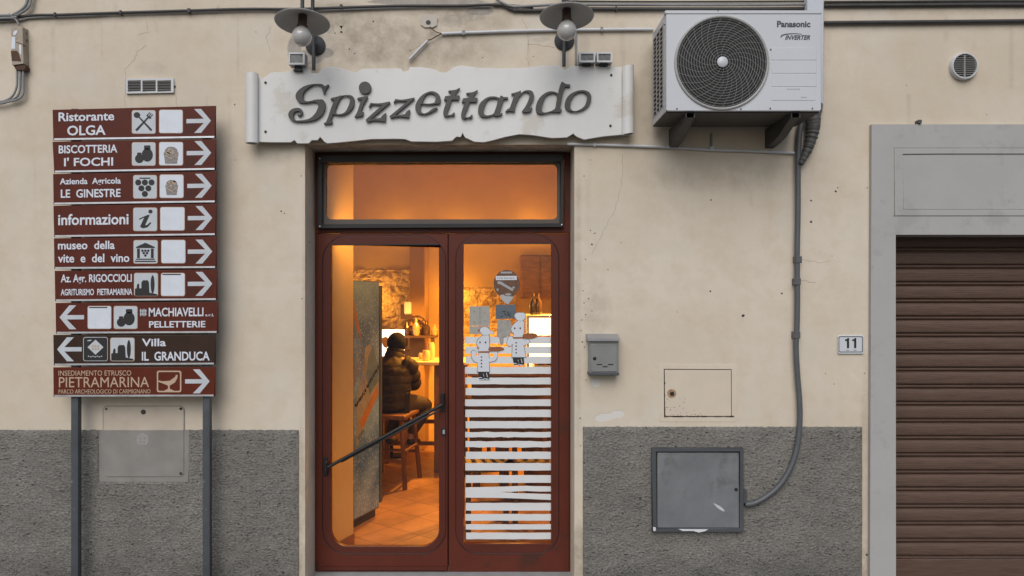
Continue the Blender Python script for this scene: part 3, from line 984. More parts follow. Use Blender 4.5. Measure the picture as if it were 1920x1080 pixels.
LT = {
 "S": (530, [[(945,190,1),(905,188,1),(850,217),(812,186),(720,175),(600,180),(500,200),(400,240),(310,310),(260,380),(250,450),(280,520),(330,568),(400,580),(520,577),(640,562),(690,578),(710,620),(690,700),(630,800),(540,875),(430,905),(320,915),(255,905),(230,860),(225,800),(245,765),(290,748),(345,760),(340,795),(300,790),(282,815),(310,840),(370,835),(408,780),(400,720),(350,670),(270,662),(180,690),(120,750),(105,830),(150,910),(240,955),(380,962),(520,955),(650,925),(760,860),(840,760),(872,650),(862,570),(820,500),(740,490),(640,500),(560,520),(475,525),(430,500),(415,440),(430,370),(500,290),(580,240),(660,215),(740,225),(772,250),(800,330),(825,408,1),(862,402,1),(890,290),(940,235,1)]]),
 "p": (530, [[(958,490,1),(985,460,1),(1080,440),(1160,412,1),(1200,412,1),(1310,400),(1390,410),(1440,450),(1460,540),(1440,640),(1380,730),(1290,800),(1180,830),(1080,825),(1020,812,1),(985,925,1),(1012,930,1),(1005,1000,1),(900,1008),(830,1018,1),(822,975,1),(865,955,1),(900,880),(960,700),(1030,520,1),(960,518,1)],[(1190,470),(1240,440),(1310,445),(1350,480),(1345,560),(1310,660),(1250,750),(1160,785),(1090,775),(1075,730),(1110,620),(1150,530)]]),
 "i": (530, [[(1500,485,1),(1520,455,1),(1600,440),(1725,420,1),(1732,460,1),(1640,620),(1602,735,1),(1625,748,1),(1650,740,1),(1625,842,1),(1450,872,1),(1443,845,1),(1490,770),(1560,570),(1582,512,1),(1505,517,1)], [(1665+133*math.cos(R(a)),262+133*math.sin(R(a))) for a in range(0,360,36)]]),
 "z": (680, [[(150,560,1),(300,570),(400,560),(540,533,1),(564,545,1),(560,572,1),(192,884,1),(280,875),(350,868,1),(400,810),(460,765,1),(482,765,1),(470,962,1),(330,945),(200,942),(110,967,1),(72,955,1),(44,915,1),(100,860),(372,622,1),(180,612,1),(172,660,1),(103,662,1)]]),
 "z2": (680, [[(655,480,1),(780,495),(900,480),(1035,453,1),(1060,462,1),(1052,492,1),(680,808,1),(780,800),(850,788,1),(880,740),(945,693,1),(968,710,1),(942,882,1),(800,862),(680,862),(570,887,1),(528,840,1),(600,780),(882,547,1),(680,547,1),(640,580,1),(613,582,1),(620,545,1)]]),
 "e": (680, [[(1188,602,1),(1350,617),(1572,588,1),(1587,520),(1570,430),(1510,360),(1400,323),(1280,355),(1160,440),(1085,550),(1055,650),(1080,750),(1140,800),(1260,812),(1380,775),(1520,692,1),(1528,658,1),(1440,663),(1380,700),(1300,755),(1230,770),(1180,720),(1180,650)],[(1220,570,1),(1340,575),(1440,560,1),(1465,510),(1460,430),(1400,385),(1320,395),(1260,450)]]),
 "t": (830, [[(103,325,1),(135,308,1),(250,295),(345,253,1),(362,270,1),(320,320),(265,413,1),(357,410,1),(332,517,1),(190,517,1),(150,640),(105,760),(110,800),(150,805),(200,775),(235,743,1),(252,765,1),(242,837,1),(150,842),(60,857),(20,837),(3,780),(20,680),(50,590),(75,522,1),(8,522,1),(45,423,1),(150,413,1),(162,357,1),(107,360,1)]]),
 "a": (830, [[(1165,413,1),(1215,418,1),(1230,440,1),(1337,445,1),(1327,497,1),(1245,502,1),(1200,640),(1160,790,1),(1190,768),(1217,760,1),(1205,820,1),(1130,842),(1043,852,1),(1035,822,1),(960,852),(860,867),(770,850),(720,790),(708,700),(740,590),(820,500),(920,443),(1020,428),(1100,440),(1150,455,1)],[(920,510),(1000,485),(1080,485),(1115,500,1),(1090,600),(1050,720),(1020,780),(960,805),(880,810),(840,780),(840,700),(870,600)]]),
 "n": (960, [[(-30,408,1),(-15,370,1),(80,345),(175,313,1),(197,320,1),(185,360,1),(240,320),(330,303),(410,325),(452,400),(440,500),(390,590),(355,650,1),(385,657,1),(390,630,1),(422,630,1),(402,740,1),(330,767),(210,767,1),(188,740,1),(250,660),(320,520),(345,420),(330,370),(270,355),(200,400),(130,500),(60,690,1),(72,710,1),(55,762,1),(-60,747),(-152,767,1),(-140,735,1),(-100,690,1),(-60,670),(-30,600),(10,490),(35,412,1)]]),
 "d": (960, [[(1000,132,1),(1040,137,1),(1080,170),(1192,188,1),(1182,257,1),(1085,252,1),(1050,340),(1010,530),(985,692,1),(1022,680,1),(1005,740),(980,767,1),(800,767,1),(700,787),(600,802),(520,787),(478,720),(485,600),(540,480),(640,380),(760,328),(860,335),(930,362,1),(960,230)],[(900,420),(870,385),(790,385),(700,430),(650,520),(610,650),(615,730),(660,755),(740,740),(820,710),(860,680),(885,580)]]),
 "o": (960, [[(1425,303),(1530,323),(1600,390),(1617,480),(1580,600),(1490,690),(1380,742),(1250,757),(1150,740),(1085,690),(1063,600),(1085,500),(1160,400),(1280,330)],[(1390,360),(1470,370),(1515,430),(1500,540),(1450,640),(1360,700),(1270,725),(1200,690),(1190,610),(1220,500),(1290,400)]]),
}
def letter(k, dx=0, dy=0):
    ox, loops = LT[k]
    lp = [[((p[0] + dx) / 10.8 + ox, (p[1] + dy) / 10.8 + 140) + tuple(p[2:]) for p in L_] for L_ in loops]
    link_mesh("letter", curve_mesh("letter", lp, BY - 0.019, BY - 0.004, 0.35, thin=0.75), M_letter, shop)
for k in ("S", "p", "i", "z", "z2", "e", "t", "a", "n", "d", "o"): letter(k)
letter("t", 362, 45)

# ---------------------------------------------------------------- wall lamps above the sign
def lamp(cx, cy, rose, foot, label):
    yL = -0.36
    c = W(cx, cy, yL)
    k = sc_at(yL)
    rt = W(rose[0], rose[1], 0)
    t = thing("wall_lamp", (rt.x, 0, rt.z), label, "lamp", "swan neck lamps lighting the shop sign")
    Rr = 51 * k
    TI = Matrix.Rotation(R(-8), 3, 'X')
    def tilt(mb):
        for v in mb.bm.verts: v.co = c + TI @ (v.co - c)
        return mb
    b = MB()
    b.lathe(c, [(0.022, 0.050), (0.030, 0.046), (Rr * .55, 0.030), (Rr * .97, 0.004), (Rr, 0.0), (Rr * .985, -0.004), (Rr * .55, 0.022), (0.030, 0.038), (0.020, 0.040)], n=44)
    tilt(b).build("lamp_shade", M_shade, t, smooth=True)
    b = MB()
    b.lathe(c, [(0.018, 0.052), (0.024, 0.046), (0.024, -0.018), (0.029, -0.020), (0.029, -0.030), (0.020, -0.034)], n=20)
    tilt(b).build("lamp_socket", M_socket, t, smooth=True)
    b = MB()
    bz = c.z - 0.030 - 0.050
    b.lathe((c.x, c.y, bz), [(0.001, -0.053)] + [(0.053 * math.cos(a), 0.053 * math.sin(a)) for a in [R(-80 + 14 * i) for i in range(10)]] + [(0.024, 0.050), (0.020, 0.058)], n=26)
    tilt(b).build("bulb", M_bulb, t, smooth=True)
    b = MB()
    f = W(foot[0], foot[1], -0.05)
    ax = f.x
    pts = [(ax, -0.045, f.z), (ax, -0.05, rt.z), (ax - .004, -0.055, rt.z + .20)]
    top = c.z + 0.30
    for i in range(13):
        a = math.pi * i / 12
        yy = -0.055 + (yL + 0.055) * (1 - math.cos(a)) / 2
        xx = ax - .004 + (c.x - ax + .004) * (1 - math.cos(a)) / 2
        pts.append((xx, yy, top - 0.06 + 0.10 * math.sin(a)))
    pts += [(c.x, yL, c.z + .2), (c.x, yL, c.z + .045)]
    b.tube(pts, 0.0105, 10)
    b.build("arm", M_lampmetal, t, smooth=True)
    b = MB()
    b.lathe((rt.x, 0, rt.z), [(0.058, 0.001), (0.058, -0.008), (0.045, -0.018), (0.020, -0.03), (0.012, -0.045), (0.0005, -0.047)], axis='y', n=26)
    b.build("wall_plate", M_lampmetal, t, smooth=True)
lamp(567, 42, (592, 86), (588, 131), "left swan neck lamp with dark shade and round bulb over the shop sign")
lamp(1062.5, 31, (1058, 77), (1057.5, 124), "right swan neck lamp with dark shade and round bulb over the shop sign")

def flood(x0, x1, y0, y1, label, sag):
    p = W((x0 + x1) / 2, (y0 + y1) / 2, -0.11)
    t = thing("floodlight", (p.x, 0, p.z - .04), label, "floodlight", "small floodlights above the shop sign")
    b = MB()
    tl, br = W(x0, y0, -0.11), W(x1, y1, -0.11)
    b.poly([(x0, y0), (x1, y0), (x1, y1), (x0, y1)], -0.11, -0.04)
    o = b.build("housing", M_housing, t)
    plate("rim", [[(x0, y0), (x1, y0), (x1, y1), (x0, y1)], [(x0 + 3, y0 + 3.2), (x1 - 3, y0 + 3.2), (x1 - 3, y1 - 3.2), (x0 + 3, y1 - 3.2)]], -0.118, -0.109, M_conduit, t)
    b = MB(); b.pbox(x0 + 3, x1 - 3, y0 + 3.2, y1 - 3.2, -0.1115, -0.1105); b.build("front_glass", M_floodglass, t)
    b = MB()
    b.box(p.x - .025, p.x + .025, -0.09, 0.0, br.z - sag, br.z - sag + .012, .003)
    b.box(p.x - .02, p.x + .02, -0.085, -0.06, br.z - sag, br.z, .003)
    b.build("bracket", M_lampmetal, t)
flood(541, 571, 98, 121, "single square floodlight under the left lamp bulb", .03)
flood(1086, 1116, 97.5, 116.5, "left box of the pair of floodlights under the right lamp", .012)
flood(1119, 1148, 97.5, 116.5, "right box of the pair of floodlights, nearer the air conditioner", .012)

# ---------------------------------------------------------------- air conditioner
AF, AB = -0.40, -0.06
a_l, a_r, a_t, a_b = W(1249, 0, AF).x, W(1540, 0, AF).x, W(0, 22, AF).z, W(0, 208, AF).z
ac = thing("air_conditioner", ((a_l + a_r) / 2, (AF + AB) / 2, a_b), "white outdoor air conditioner unit with a round black fan grille", "air conditioner")
FCX, FCY, FR = 1353, 118, 88
circ = lambda r, n=48: [(FCX + r * math.cos(2 * math.pi * i / n), FCY + r * math.sin(2 * math.pi * i / n)) for i in range(n)]
plate("front_panel", [rr(1249, 1540, 22, 208, 4, n=4), circ(FR)], AF, AF + 0.02, M_ac, ac, bev=1.0)
b = MB()
wl = 0.003
b.box(a_l, a_r, AF + .02, AB, a_t - wl, a_t); b.box(a_r - wl, a_r, AF + .02, AB, a_b, a_t - wl)
b.box(a_l, a_r - wl, AB - wl, AB, a_b, a_t - wl)
# left end: a frame round the coil opening
b.box(a_l, a_l + wl, AF + .02, AF + .07, a_b, a_t - wl); b.box(a_l, a_l + wl, AB - .03, AB - wl, a_b, a_t - wl)
b.box(a_l, a_l + wl, AF + .07, AB - .03, a_b, a_b + .04); b.box(a_l, a_l + wl, AF + .07, AB - .03, a_t - .04, a_t - wl)
b.build("casing", M_ac, ac)
b = MB(); b.box(a_l + wl, a_r - wl, AF + .021, AB - wl, a_b + .001, a_b + .006); b.box(a_l + wl, a_r - wl, AF + .021, AB - wl, a_b - .006, a_b + .0005)
b.build("base_pan", M_acunder, ac)
b = MB()
b.box(a_l + .012, a_l + .02, AF + .06, AB - .02, a_b + .03, a_t - .03); b.build("coil", M_acdark, ac)
b = MB()
nz_ = 19
for i in range(nz_):
    z = a_b + .042 + (a_t - a_b - .084) * i / (nz_ - 1)
    b.box(a_l - .001, a_l + .003, AF + .07, AB - .03, z - .0035, z + .0035)
for i in range(4):
    y = AF + .07 + (AB - AF - .10) * i / 3
    b.box(a_l - .003, a_l + .004, y - .006, y + .006, a_b + .035, a_t - .035)
b.build("side_grille", M_acgrille, ac)
# fan behind the grille
fc = W(FCX, FCY, AF)
k = sc_at(AF)
b = MB()
b.lathe((fc.x, AF + .11, fc.z), [(FR * k, -.108), (FR * k, 0), (0.001, 0.0)], axis='y', n=40)
b.build("fan_shroud", M_acdark, ac, smooth=True)
b = MB()
b.lathe((fc.x, AF + .07, fc.z), [(.001, -.03), (.05, -.03), (.055, -.02), (.055, .02), (.001, .02)], axis='y', n=24)
for j in range(3):
    a0 = 2 * math.pi * j / 3
    g = []
    for i in range(9):
        r_ = .05 + (FR * k * .92 - .05) * i / 8
        s0, s1 = a0 + .5 * i / 8, a0 + .95 + .8 * i / 8
        g.append([b.bm.verts.new((fc.x + r_ * math.cos(s0 + (s1 - s0) * q / 5), AF + .05 + .04 * q / 5, fc.z + r_ * math.sin(s0 + (s1 - s0) * q / 5))) for q in range(6)])
    for A, B in zip(g, g[1:]):
        for q in range(5): b.bm.faces.new((A[q], A[q + 1], B[q + 1], B[q]))
b.build("fan", mat("fan_blade", (0.035, 0.035, 0.034), 0.5), ac, smooth=True)
b = MB()
for i in range(15):
    r_ = (14 + (FR - 6 - 14) * i / 14) * k
    yy = AF - .004 - .012 * (1 - (i / 14) ** 2)
    b.tube([(fc.x + r_ * math.cos(2 * math.pi * j / 56), yy, fc.z + r_ * math.sin(2 * math.pi * j / 56)) for j in range(56)], .0010, 5, closed=True)
for j in range(28):
    a0 = 2 * math.pi * j / 28
    pts = []
    for i in range(11):
        t_ = i / 10
        if j % 2 and t_ < .3: continue
        r_ = (11 + (FR - 3 - 11) * t_) * k
        a = a0 + .85 * (1 - t_) ** 1.2
        pts.append((fc.x + r_ * math.cos(a), AF - .002 - .012 * (1 - t_ * t_), fc.z + r_ * math.sin(a)))
    b.tube(pts, .0008, 5)
b.build("fan_grille", M_acgrille, ac, smooth=True)
b = MB()
b.tube([(fc.x + (FR - 1.5) * k * math.cos(2 * math.pi * j / 60), AF - .003, fc.z + (FR - 1.5) * k * math.sin(2 * math.pi * j / 60)) for j in range(60)], .0075, 8, closed=True)
b.build("grille_rim", mat("grille_rim", (0.36, 0.355, 0.34), .5, var=.06), ac, smooth=True)
b = MB(); b.lathe((fc.x, AF - .017, fc.z), [(.001, -.007), (.022, -.006), (.0285, -.001), (.0285, .006), (.001, .006)], axis='y', n=26)
b.build("hub_cap", M_ac, ac, smooth=True)
for i, (y0, y1) in enumerate(((89.5, 112.5), (113.8, 137.3), (138.6, 162.3), (163.6, 188))):
    plate("raised_panel", [rr(1446.5, 1531 if i < 3 else 1528.5, y0, y1, 1, n=2)], AF - .0016, AF + .001, M_ac, ac, bev=.5)
plate("top_lip", [rr(1247, 1542, 19, 25.5, 2, n=3)], AF - .004, AF + .03, M_ac, ac, bev=.6)
text("Panasonic", (1457, 1519.5, 39, 51), AF, M_acprint, ac, bold=0.035)
text("INVERTER", (1472, 1519, 66, 74.5), AF, M_acprint, ac, bold=0.03, shear=0.35)
b = MB()
b.strip([(1464, 70), (1466, 66.5), (1472, 64.3), (1482, 63.2), (1494, 63), (1504, 64)], [1.8, 2.4, 2.0, 1.6, 1.2, .6], AF - .0014, AF)
b.build("lettering", M_acprint, ac)
b = MB()
for i in range(5): b.strip([(1476 + i * 5.2, 167), (1479 + i * 5.2, 167)], 1.4, AF - .0026, AF)
for i in range(3): b.strip([(1502 + i * 4, 182.5), (1504.6 + i * 4, 182.5)], 1.4, AF - .0026, AF)
b.build("printed_notice", M_acgrille, ac)
b = MB()
for (x, y) in ((1269, 207 - 3), (1389, 204.5), (1444, 203.5), (1523, 203.5), (1445, 93), (1346, 21), (1243 + 3, 47)):
    p = W(x, y, AF)
    b.ball((p.x, AF - .002, p.z), .004, .004, .004, 8)
b.build("screw", M_gap, ac)

for (px, lab) in ((1293, "left steel bracket under the air conditioner"), (1490, "right steel bracket under the air conditioner")):
    p = W(px, 218, -.37)
    zt_ = a_b - .008
    hw = .024
    prof = [(-.385, zt_), (-.385, zt_ - .024), (-.35, zt_ - .032), (-.29, zt_ - .052), (-.20, zt_ - .085), (-.11, zt_ - .102), (0, zt_ - .110), (0, zt_)]
    t = thing("support_bracket", (p.x, 0, zt_ - .110), lab, "bracket", "brackets carrying the air conditioner")
    for nm, xa_, xb_ in (("side_plate", -hw, -hw + .004), ("side_plate", hw - .004, hw)):
        b = MB()
        A = [b.bm.verts.new((p.x + xa_, y, z)) for y, z in prof]; B = [b.bm.verts.new((p.x + xb_, y, z)) for y, z in prof]
        f = [b.bm.faces.new(A), b.bm.faces.new(B[::-1])]
        for i in range(len(prof)): b.bm.faces.new((A[i], A[(i + 1) % len(prof)], B[(i + 1) % len(prof)], B[i]))
        b.build(nm, M_bracket, t)
    b = MB()
    low = prof[1:7]
    A = [b.bm.verts.new((p.x - hw + .004, y, z + .001)) for y, z in low]; B = [b.bm.verts.new((p.x + hw - .004, y, z + .001)) for y, z in low]
    for i in range(len(low) - 1): b.bm.faces.new((A[i], A[i + 1], B[i + 1], B[i]))
    b.build("web", M_bracket, t)

# trunking and pipes at the right of the unit
a, c = W(1514, 0, -.06), W(1545, 200, -.06)
b = MB(); b.box(a.x, c.x, -.06, 0.0, c.z, W(0, -330).z - .02, .004)
tag(b.build("cable_trunking", M_trunk), "pale vertical pipe trunking at the air conditioner's right side", "trunking")
t = thing("insulated_pipe", W(1515, 306, -.04), "short wrapped pipe bundle under the air conditioner's right corner", "pipe")
b = MB()
pts = [W(1529, 196, -.05), W(1528, 210, -.055), W(1525, 222, -.055)]
b.tube(pts, [.040, .038, .036], 16); b.build("collar", M_conduitgrey, t, smooth=True)
b = MB()
cen = [(1524, 222), (1525, 236), (1523, 252), (1519, 268), (1513, 284), (1506, 298), (1501, 308)]
pts, rs = [], []
for i in range(60):
    u = i / 59 * (len(cen) - 1); j = min(int(u), len(cen) - 2); f = u - j
    x = cen[j][0] + (cen[j + 1][0] - cen[j][0]) * f; y = cen[j][1] + (cen[j + 1][1] - cen[j][1]) * f
    pts.append(W(x, y, -.05)); rs.append((.043 - .027 * i / 59) * (1 + .045 * math.sin(i * 1.15) + .07 * random.uniform(-1, 1)))
b.tube(pts, rs, 16); b.build("wrapping", M_wrap, t, smooth=True)

# ---------------------------------------------------------------- cables and conduits
def cpts(px, y=-0.02, n=6):
    """smooth a pixel polyline (Catmull-Rom) and lay it on the wall"""
    P = [Vector((a, c, 0)) for a, c, *_ in px]
    out = []
    for i in range(len(P) - 1):
        p0, p1, p2, p3 = P[max(0, i - 1)], P[i], P[i + 1], P[min(len(P) - 1, i + 2)]
        for j in range(n):
            t_ = j / n
            q = 0.5 * ((2 * p1) + (p2 - p0) * t_ + (2 * p0 - 5 * p1 + 4 * p2 - p3) * t_ ** 2 + (3 * p1 - p0 - 3 * p2 + p3) * t_ ** 3)
            out.append(W(q.x, q.y, y))
    out.append(W(P[-1].x, P[-1].y, y))
    return out


def cable(name, px, r, m, label, cat, y=None, clips=(), group=None, cm=None, n=6, extra=()):
    y = -(r + .004) if y is None else y
    b = MB(); b.tube(cpts(px, y, n), r, 10)
    for e in extra: b.tube(cpts(e, y, n), r * .9, 8)
    o = b.build(name, m, smooth=True)
    tag(o, label, cat, group)
    for (x, yy, hw) in clips:
        p = W(x, yy, y)
        b = MB(); b.box(p.x - hw, p.x + hw, y - r - .003, 0, p.z - r - .004, p.z + r + .004, .002)
        me_ = b
        oo = b.build("clip", cm or m, None)
        oo.parent = o
        oo.location = oo.location - o.location
    return o
G1 = "cables strung along the top of the wall"
cable("cable", [(-300, 40), (-60, 38), (0, 36), (60, 29), (110, 28), (225, 24), (355, 20), (460, 17), (560, 17), (680, 13), (760, 11), (860, 11), (925, 9), (1000, 14)], .0085, M_cable, "upper dark cable running left along the top of the wall to the box", "cable", y=-.016, clips=((104, 28, .006), (227, 24, .006), (355, 20.5, .009), (640, 13, .008)), group=G1)
cable("cable", [(-300, 46), (0, 40), (60, 33), (150, 30), (230, 26), (300, 24), (380, 22), (470, 19), (560, 20), (640, 18), (760, 14), (920, 12)], .006, M_cablegrey, "thin grey cable hugging the dark cable above the triple vent", "cable", y=-.012, group=G1)
cable("cable", [(-300, 30), (0, 29), (25, 27), (45, 14), (52, -4), (58, -60), (70, -330)], .008, M_cablegrey, "grey cable bending up out of the picture at its top left corner", "cable", y=-.030, group=G1, extra=([(-300, 36), (0, 34), (28, 30), (52, 15), (58, -4), (66, -60), (78, -330)],))
cable("cable", [(925, 9), (945, 11), (965, 19), (1010, 20), (1060, 17), (1240, 17), (1400, 17), (1510, 16)], .010, M_cable, "black cable bundle passing behind the right lamp towards the air conditioner", "cable", y=-.013, clips=((965, 18, .006), (1155, 17, .004)), group=G1)
cable("conduit", [(928, -4), (940, 4), (962, 12), (1000, 11), (1060, 8.5), (1240, 9), (1400, 9), (1512, 8)], .008, M_cablegrey, "grey conduit above the black bundle, left of the trunking", "conduit", y=-.024, group=G1)
cable("cable", [(1060, 2), (1240, 3), (1512, 2)], .0045, M_cable, "thin black cable topmost above the air conditioner", "cable", y=-.010, group=G1)
cable("cable", [(1546, 11), (1700, 10), (1850, 9), (1960, 9), (2330, 8)], .0095, M_cable, "upper of two dark cables right of the trunking", "cable", y=-.014, group=G1, extra=([(1546, 4), (1700, 3), (1850, 2), (1960, 2), (2330, 1)],))
cable("cable", [(1546, 43), (1640, 42), (1760, 41), (1960, 39), (2330, 36)], .0115, M_cable, "lower of two dark cables right of the trunking", "cable", y=-.016, group=G1)
cable("conduit", [(828, 63.5), (860, 62), (960, 58.5), (1080, 56), (1225, 55)], .0095, M_conduit, "white conduit running behind the right lamp to the air conditioner", "conduit", clips=((869, 62, .009), (1128, 55.5, .007)), n=4, cm=M_cablegrey)
cable("conduit_end", [(767, 112), (790, 88), (802, 76)], .008, M_conduit, "short broken white conduit slanting above the middle of the shop sign", "conduit", n=3, y=-.02)
cable("wire", [(829, 63), (818, 68), (808, 74), (800, 75.5)], .0032, M_rust, "bare brown wire joining the broken conduit to the long one", "wire", y=-.02, extra=([(828, 63), (818, 60), (810, 54), (806, 50)],))
cable("conduit", [(1079, -40), (1079.5, 30), (1080, 80), (1080, 122)], .006, M_cablegrey, "thin upright conduit beside the right lamp", "conduit", y=-.008, n=3)
cable("conduit", [(1063, 270), (1110, 271), (1170, 273), (1250, 276), (1335, 281), (1400, 283), (1491, 287)], .0085, M_conduit, "thin white conduit under the shop sign's right end", "conduit", clips=((1334, 279, .014), (1115, 271.5, .004)), n=4)
b = MB(); p = W(1334, 262, -.01); b.box(p.x - .006, p.x + .006, -.012, 0, W(0, 278).z, W(0, 250).z, .001)
tag(b.build("conduit_strap", M_cablegrey), "small upright strap holding the thin conduit below the air conditioner", "strap")
cable("drain_conduit", [(1504, 226), (1499, 250), (1496.5, 300), (1496, 400), (1494.5, 480), (1495, 560), (1494, 620), (1492.5, 650), (1495, 700), (1499, 750), (1499.5, 790), (1495, 835), (1483, 875), (1463, 908), (1440, 929), (1415, 943), (1397, 946)], .0155, M_conduitgrey, "grey flexible conduit curving down from the air conditioner to the metal cabinet", "conduit", y=-.032, clips=((1496, 487, .017), (1494, 528, .017), (1493, 628, .017)))

# ---------------------------------------------------------------- boxes, vents and plates on the wall
t = thing("junction_box", W(38, 131, -.05), "rust stained cable box with pale stickers at the top left corner", "junction box")
b = MB(); b.poly([(20.5, 52), (42, 50.5), (44, 119), (22.5, 122)], -.052, 0.0); b.build("box_body", M_rustbox, t)
b = MB(); b.poly([(44.5, 54), (49, 53.5), (49, 126), (45.5, 121)], -.020, 0.0); b.build("side_flange", M_rustbox, t)
b = MB(); b.poly([(20.2, 95), (31, 95), (34, 98), (39, 112), (39, 115), (22, 114)], -.0532, -.050)
for (x, y) in ((45.5, 62), (46, 76), (45.5, 88), (46, 101), (46, 113)): b.poly([(x, y), (x + 3.5, y - 2), (x + 3.5, y + 3), (x + 1, y + 5)], -.0215, -.018)
b.strip([(30, 78.5), (40, 82), (46, 86)], 1.2, -.0535, -.040)
b.build("rust_patch", M_rust, t)
b = MB(); b.poly([(21.5, 69), (28.5, 69), (28.5, 91.5), (21.5, 91.5)], -.0538, -.050); b.poly([(35.5, 84), (40, 84), (40, 104), (36, 98)], -.0538, -.050); b.poly([(25, 60), (30, 56), (33, 59), (29, 66), (25, 66)], -.0538, -.050)
b.build("sticker", M_white, t)
b = MB(); b.poly([(24, 121), (44, 119), (48, 125), (46, 131), (30, 131)], -.045, -.005); b.build("cable_gland", M_rust, t)
for i, (x, off) in enumerate(((32, 0), (38, 3), (43.5, 6))):
    cable("cable", [(x, 130), (x, 150), (x - 1 + off * .2, 163), (x - 7 + off, 178), (x - 18 + off, 187), (x - 36 + off, 191), (x - 70, 190 + off), (-300, 196 + off * 2)], .0062, M_cablegrey,
          ("left of three thin cables hanging from the rusty box", "middle of three thin cables hanging from the rusty box", "right of three thin cables hanging from the rusty box")[i], "cable", y=-.03, group="cables hanging from the rusty box")
cable("cable", [(17, 26), (24, 32), (31, 38), (35, 47)], .0055, M_cablegrey, "short grey cable entering the rusty box from above", "cable", y=-.03)

t = thing("wall_vent", W(281, 175, 0), "white rectangular vent of three louvred panes above the signs", "vent")
plate("vent_frame", [[(236, 147.5), (325, 146), (325.5, 173.5), (236, 175.5)]] + [[(x0, 151), (x1, 150.5), (x1, 171), (x0, 172)] for x0, x1 in ((239.5, 264), (267, 292), (295, 320.5))], -.014, 0.001, M_conduit, t)
b = MB(); b.pbox(237, 324, 149, 173, -.003, .001); b.build("vent_backing", M_gap, t)
b = MB()
for i in range(7):
    y = 152.6 + i * 3.0
    for x0, x1 in ((239.5, 264), (267, 292), (295, 320.5)):
        b.pbox(x0, x1, y - .35, y + .35, -.011, -.005, 0)
b.build("louvre", M_acgrille, t)
b = MB(); p = W(327.5, 162, -.004); b.ball(p, .006, .006, .006, 8)
b.build("screw", M_gap, t)

p = W(1804, 126, 0)
t = thing("round_vent", (p.x, 0, p.z - .08), "round white vent with dark slats on the wall at the right", "vent")
k = sc_at(-.03)
b = MB(); b.lathe((p.x, 0, p.z), [(.079, .001), (.079, -.024), (.075, -.03), (.069, -.03), (.068, -.012), (.068, .0)], axis='y', n=44); b.build("vent_ring", M_conduit, t, smooth=True)
b = MB(); b.lathe((p.x, -.006, p.z), [(.070, .003), (.070, 0), (.001, -.0005)], axis='y', n=30); b.build("vent_backing", M_gap, t)
b = MB()
for i in range(11):
    z = -.060 + .012 * i
    hw = math.sqrt(max(.0001, .068 ** 2 - z * z))
    b.box(p.x - hw, p.x + hw, -.022, -.010, p.z + z - .0015, p.z + z + .0015)
b.box(p.x - .0035, p.x + .0035, -.025, -.009, p.z - .066, p.z + .066)
b.build("louvre", M_acgrille, t)

p = W(804, 40, 0)
b = MB()
b.poly([(788, 33), (793, 27), (815, 27), (820, 33), (819, 47), (812, 51), (796, 51), (789, 46)], -.010, .001)
o = b.build("blanking_plate", mat("cap_cream", (0.52, 0.47, 0.40), .7, var=.08))
tag(o, "small cream blanking cap with a black hole between the lamps", "cap")
b = MB(); b.disc(803, 42, 4.6, 4.2, -.0115, -.008); q = b.build("hole", M_black, None); q.parent = o; q.location -= o.location

# mailbox
t = thing("mailbox", W(1131, 702, -.05), "small grey metal mailbox on the wall right of the door", "mailbox")
b = MB(); b.pbox(1105, 1160, 637, 701, -.075, -.001, .004, seg=2); b.build("box_body", M_mail, t)
b = MB()
zt_, zm, zb = W(0, 626, -.02).z, W(0, 633, -.10).z, W(0, 638, -.10).z
xl, xr = W(1102, 0, -.09).x, W(1161.5, 0, -.09).x
pr = [(0, zt_), (-.035, zt_), (-.10, zm - .006), (-.10, zb - .004), (-.088, zb - .004), (-.088, zm - .02), (0, zm - .02)]
A = [b.bm.verts.new((xl, y, z)) for y, z in pr]; B = [b.bm.verts.new((xr, y, z)) for y, z in pr]
b.bm.faces.new(A); b.bm.faces.new(B[::-1])
for i in range(len(pr)): b.bm.faces.new((A[i], A[(i + 1) % len(pr)], B[(i + 1) % len(pr)], B[i]))
b.build("lid", M_mailroof, t)
d = plate("door_flap", [rr(1108, 1157, 645, 697, 1.5, n=2)], -.081, -.074, M_mail, t, bev=.8)
b = MB()
for (x0, x1, y) in ((1119, 1129, 683.5), (1140, 1150, 683.5), (1130, 1139, 687.5)): b.pbox(x0, x1, y - 1.1, y + 1.1, -.0818, -.080)
b.build("peephole", M_black, d)
b = MB(); q = W(1115, 672, -.081); b.lathe((q.x, -.081, q.z), [(.0105, 0), (.0095, -.004), (.004, -.006), (.001, -.006)], axis='y', n=14); b.build("lock", M_ironblack, d, smooth=True)
b = MB(); b.pbox(1104, 1161, 698.5, 704, -.082, -.002, .003); b.build("bottom_ledge", M_cabframe, t)

# cream meter hatch
t = thing("meter_hatch", W(1308, 781, 0), "flush cream metal hatch with rust specks and a black keyhole", "hatch")
b = MB(); b.poly([(1244.8, 691.8), (1371.6, 692.4), (1372, 781.6), (1245.4, 781.8)], -.0025, .001); b.build("hatch_frame", M_gap, t)
plate("hatch_door", [[(1246.6, 693.4), (1370.6, 693.8), (1371, 780), (1247.2, 780.2)]], -.006, -.002, M_hatch, t, bev=.3)
plate("plaster_patch", [rr(1236, 1382, 683, 791, 5), [(1244.6, 691.6), (1371.8, 692.2), (1372.2, 781.8), (1245.2, 782)]], -.0016, .001, M_plaster, t, bev=.4)
b = MB()
random.seed(21)
for q in range(26):
    u = random.random()
    x0 = 1246 + 124 * u; b.strip([(x0, 780.4), (x0 + random.uniform(2, 9), 780.5)], random.uniform(.8, 1.8), -.0068, -.004)
for q in range(12):
    y0 = 694 + 84 * random.random() ** .5; b.strip([(1246.8, y0), (1246.9, y0 + random.uniform(2, 7))], random.uniform(.7, 1.5), -.0068, -.004)
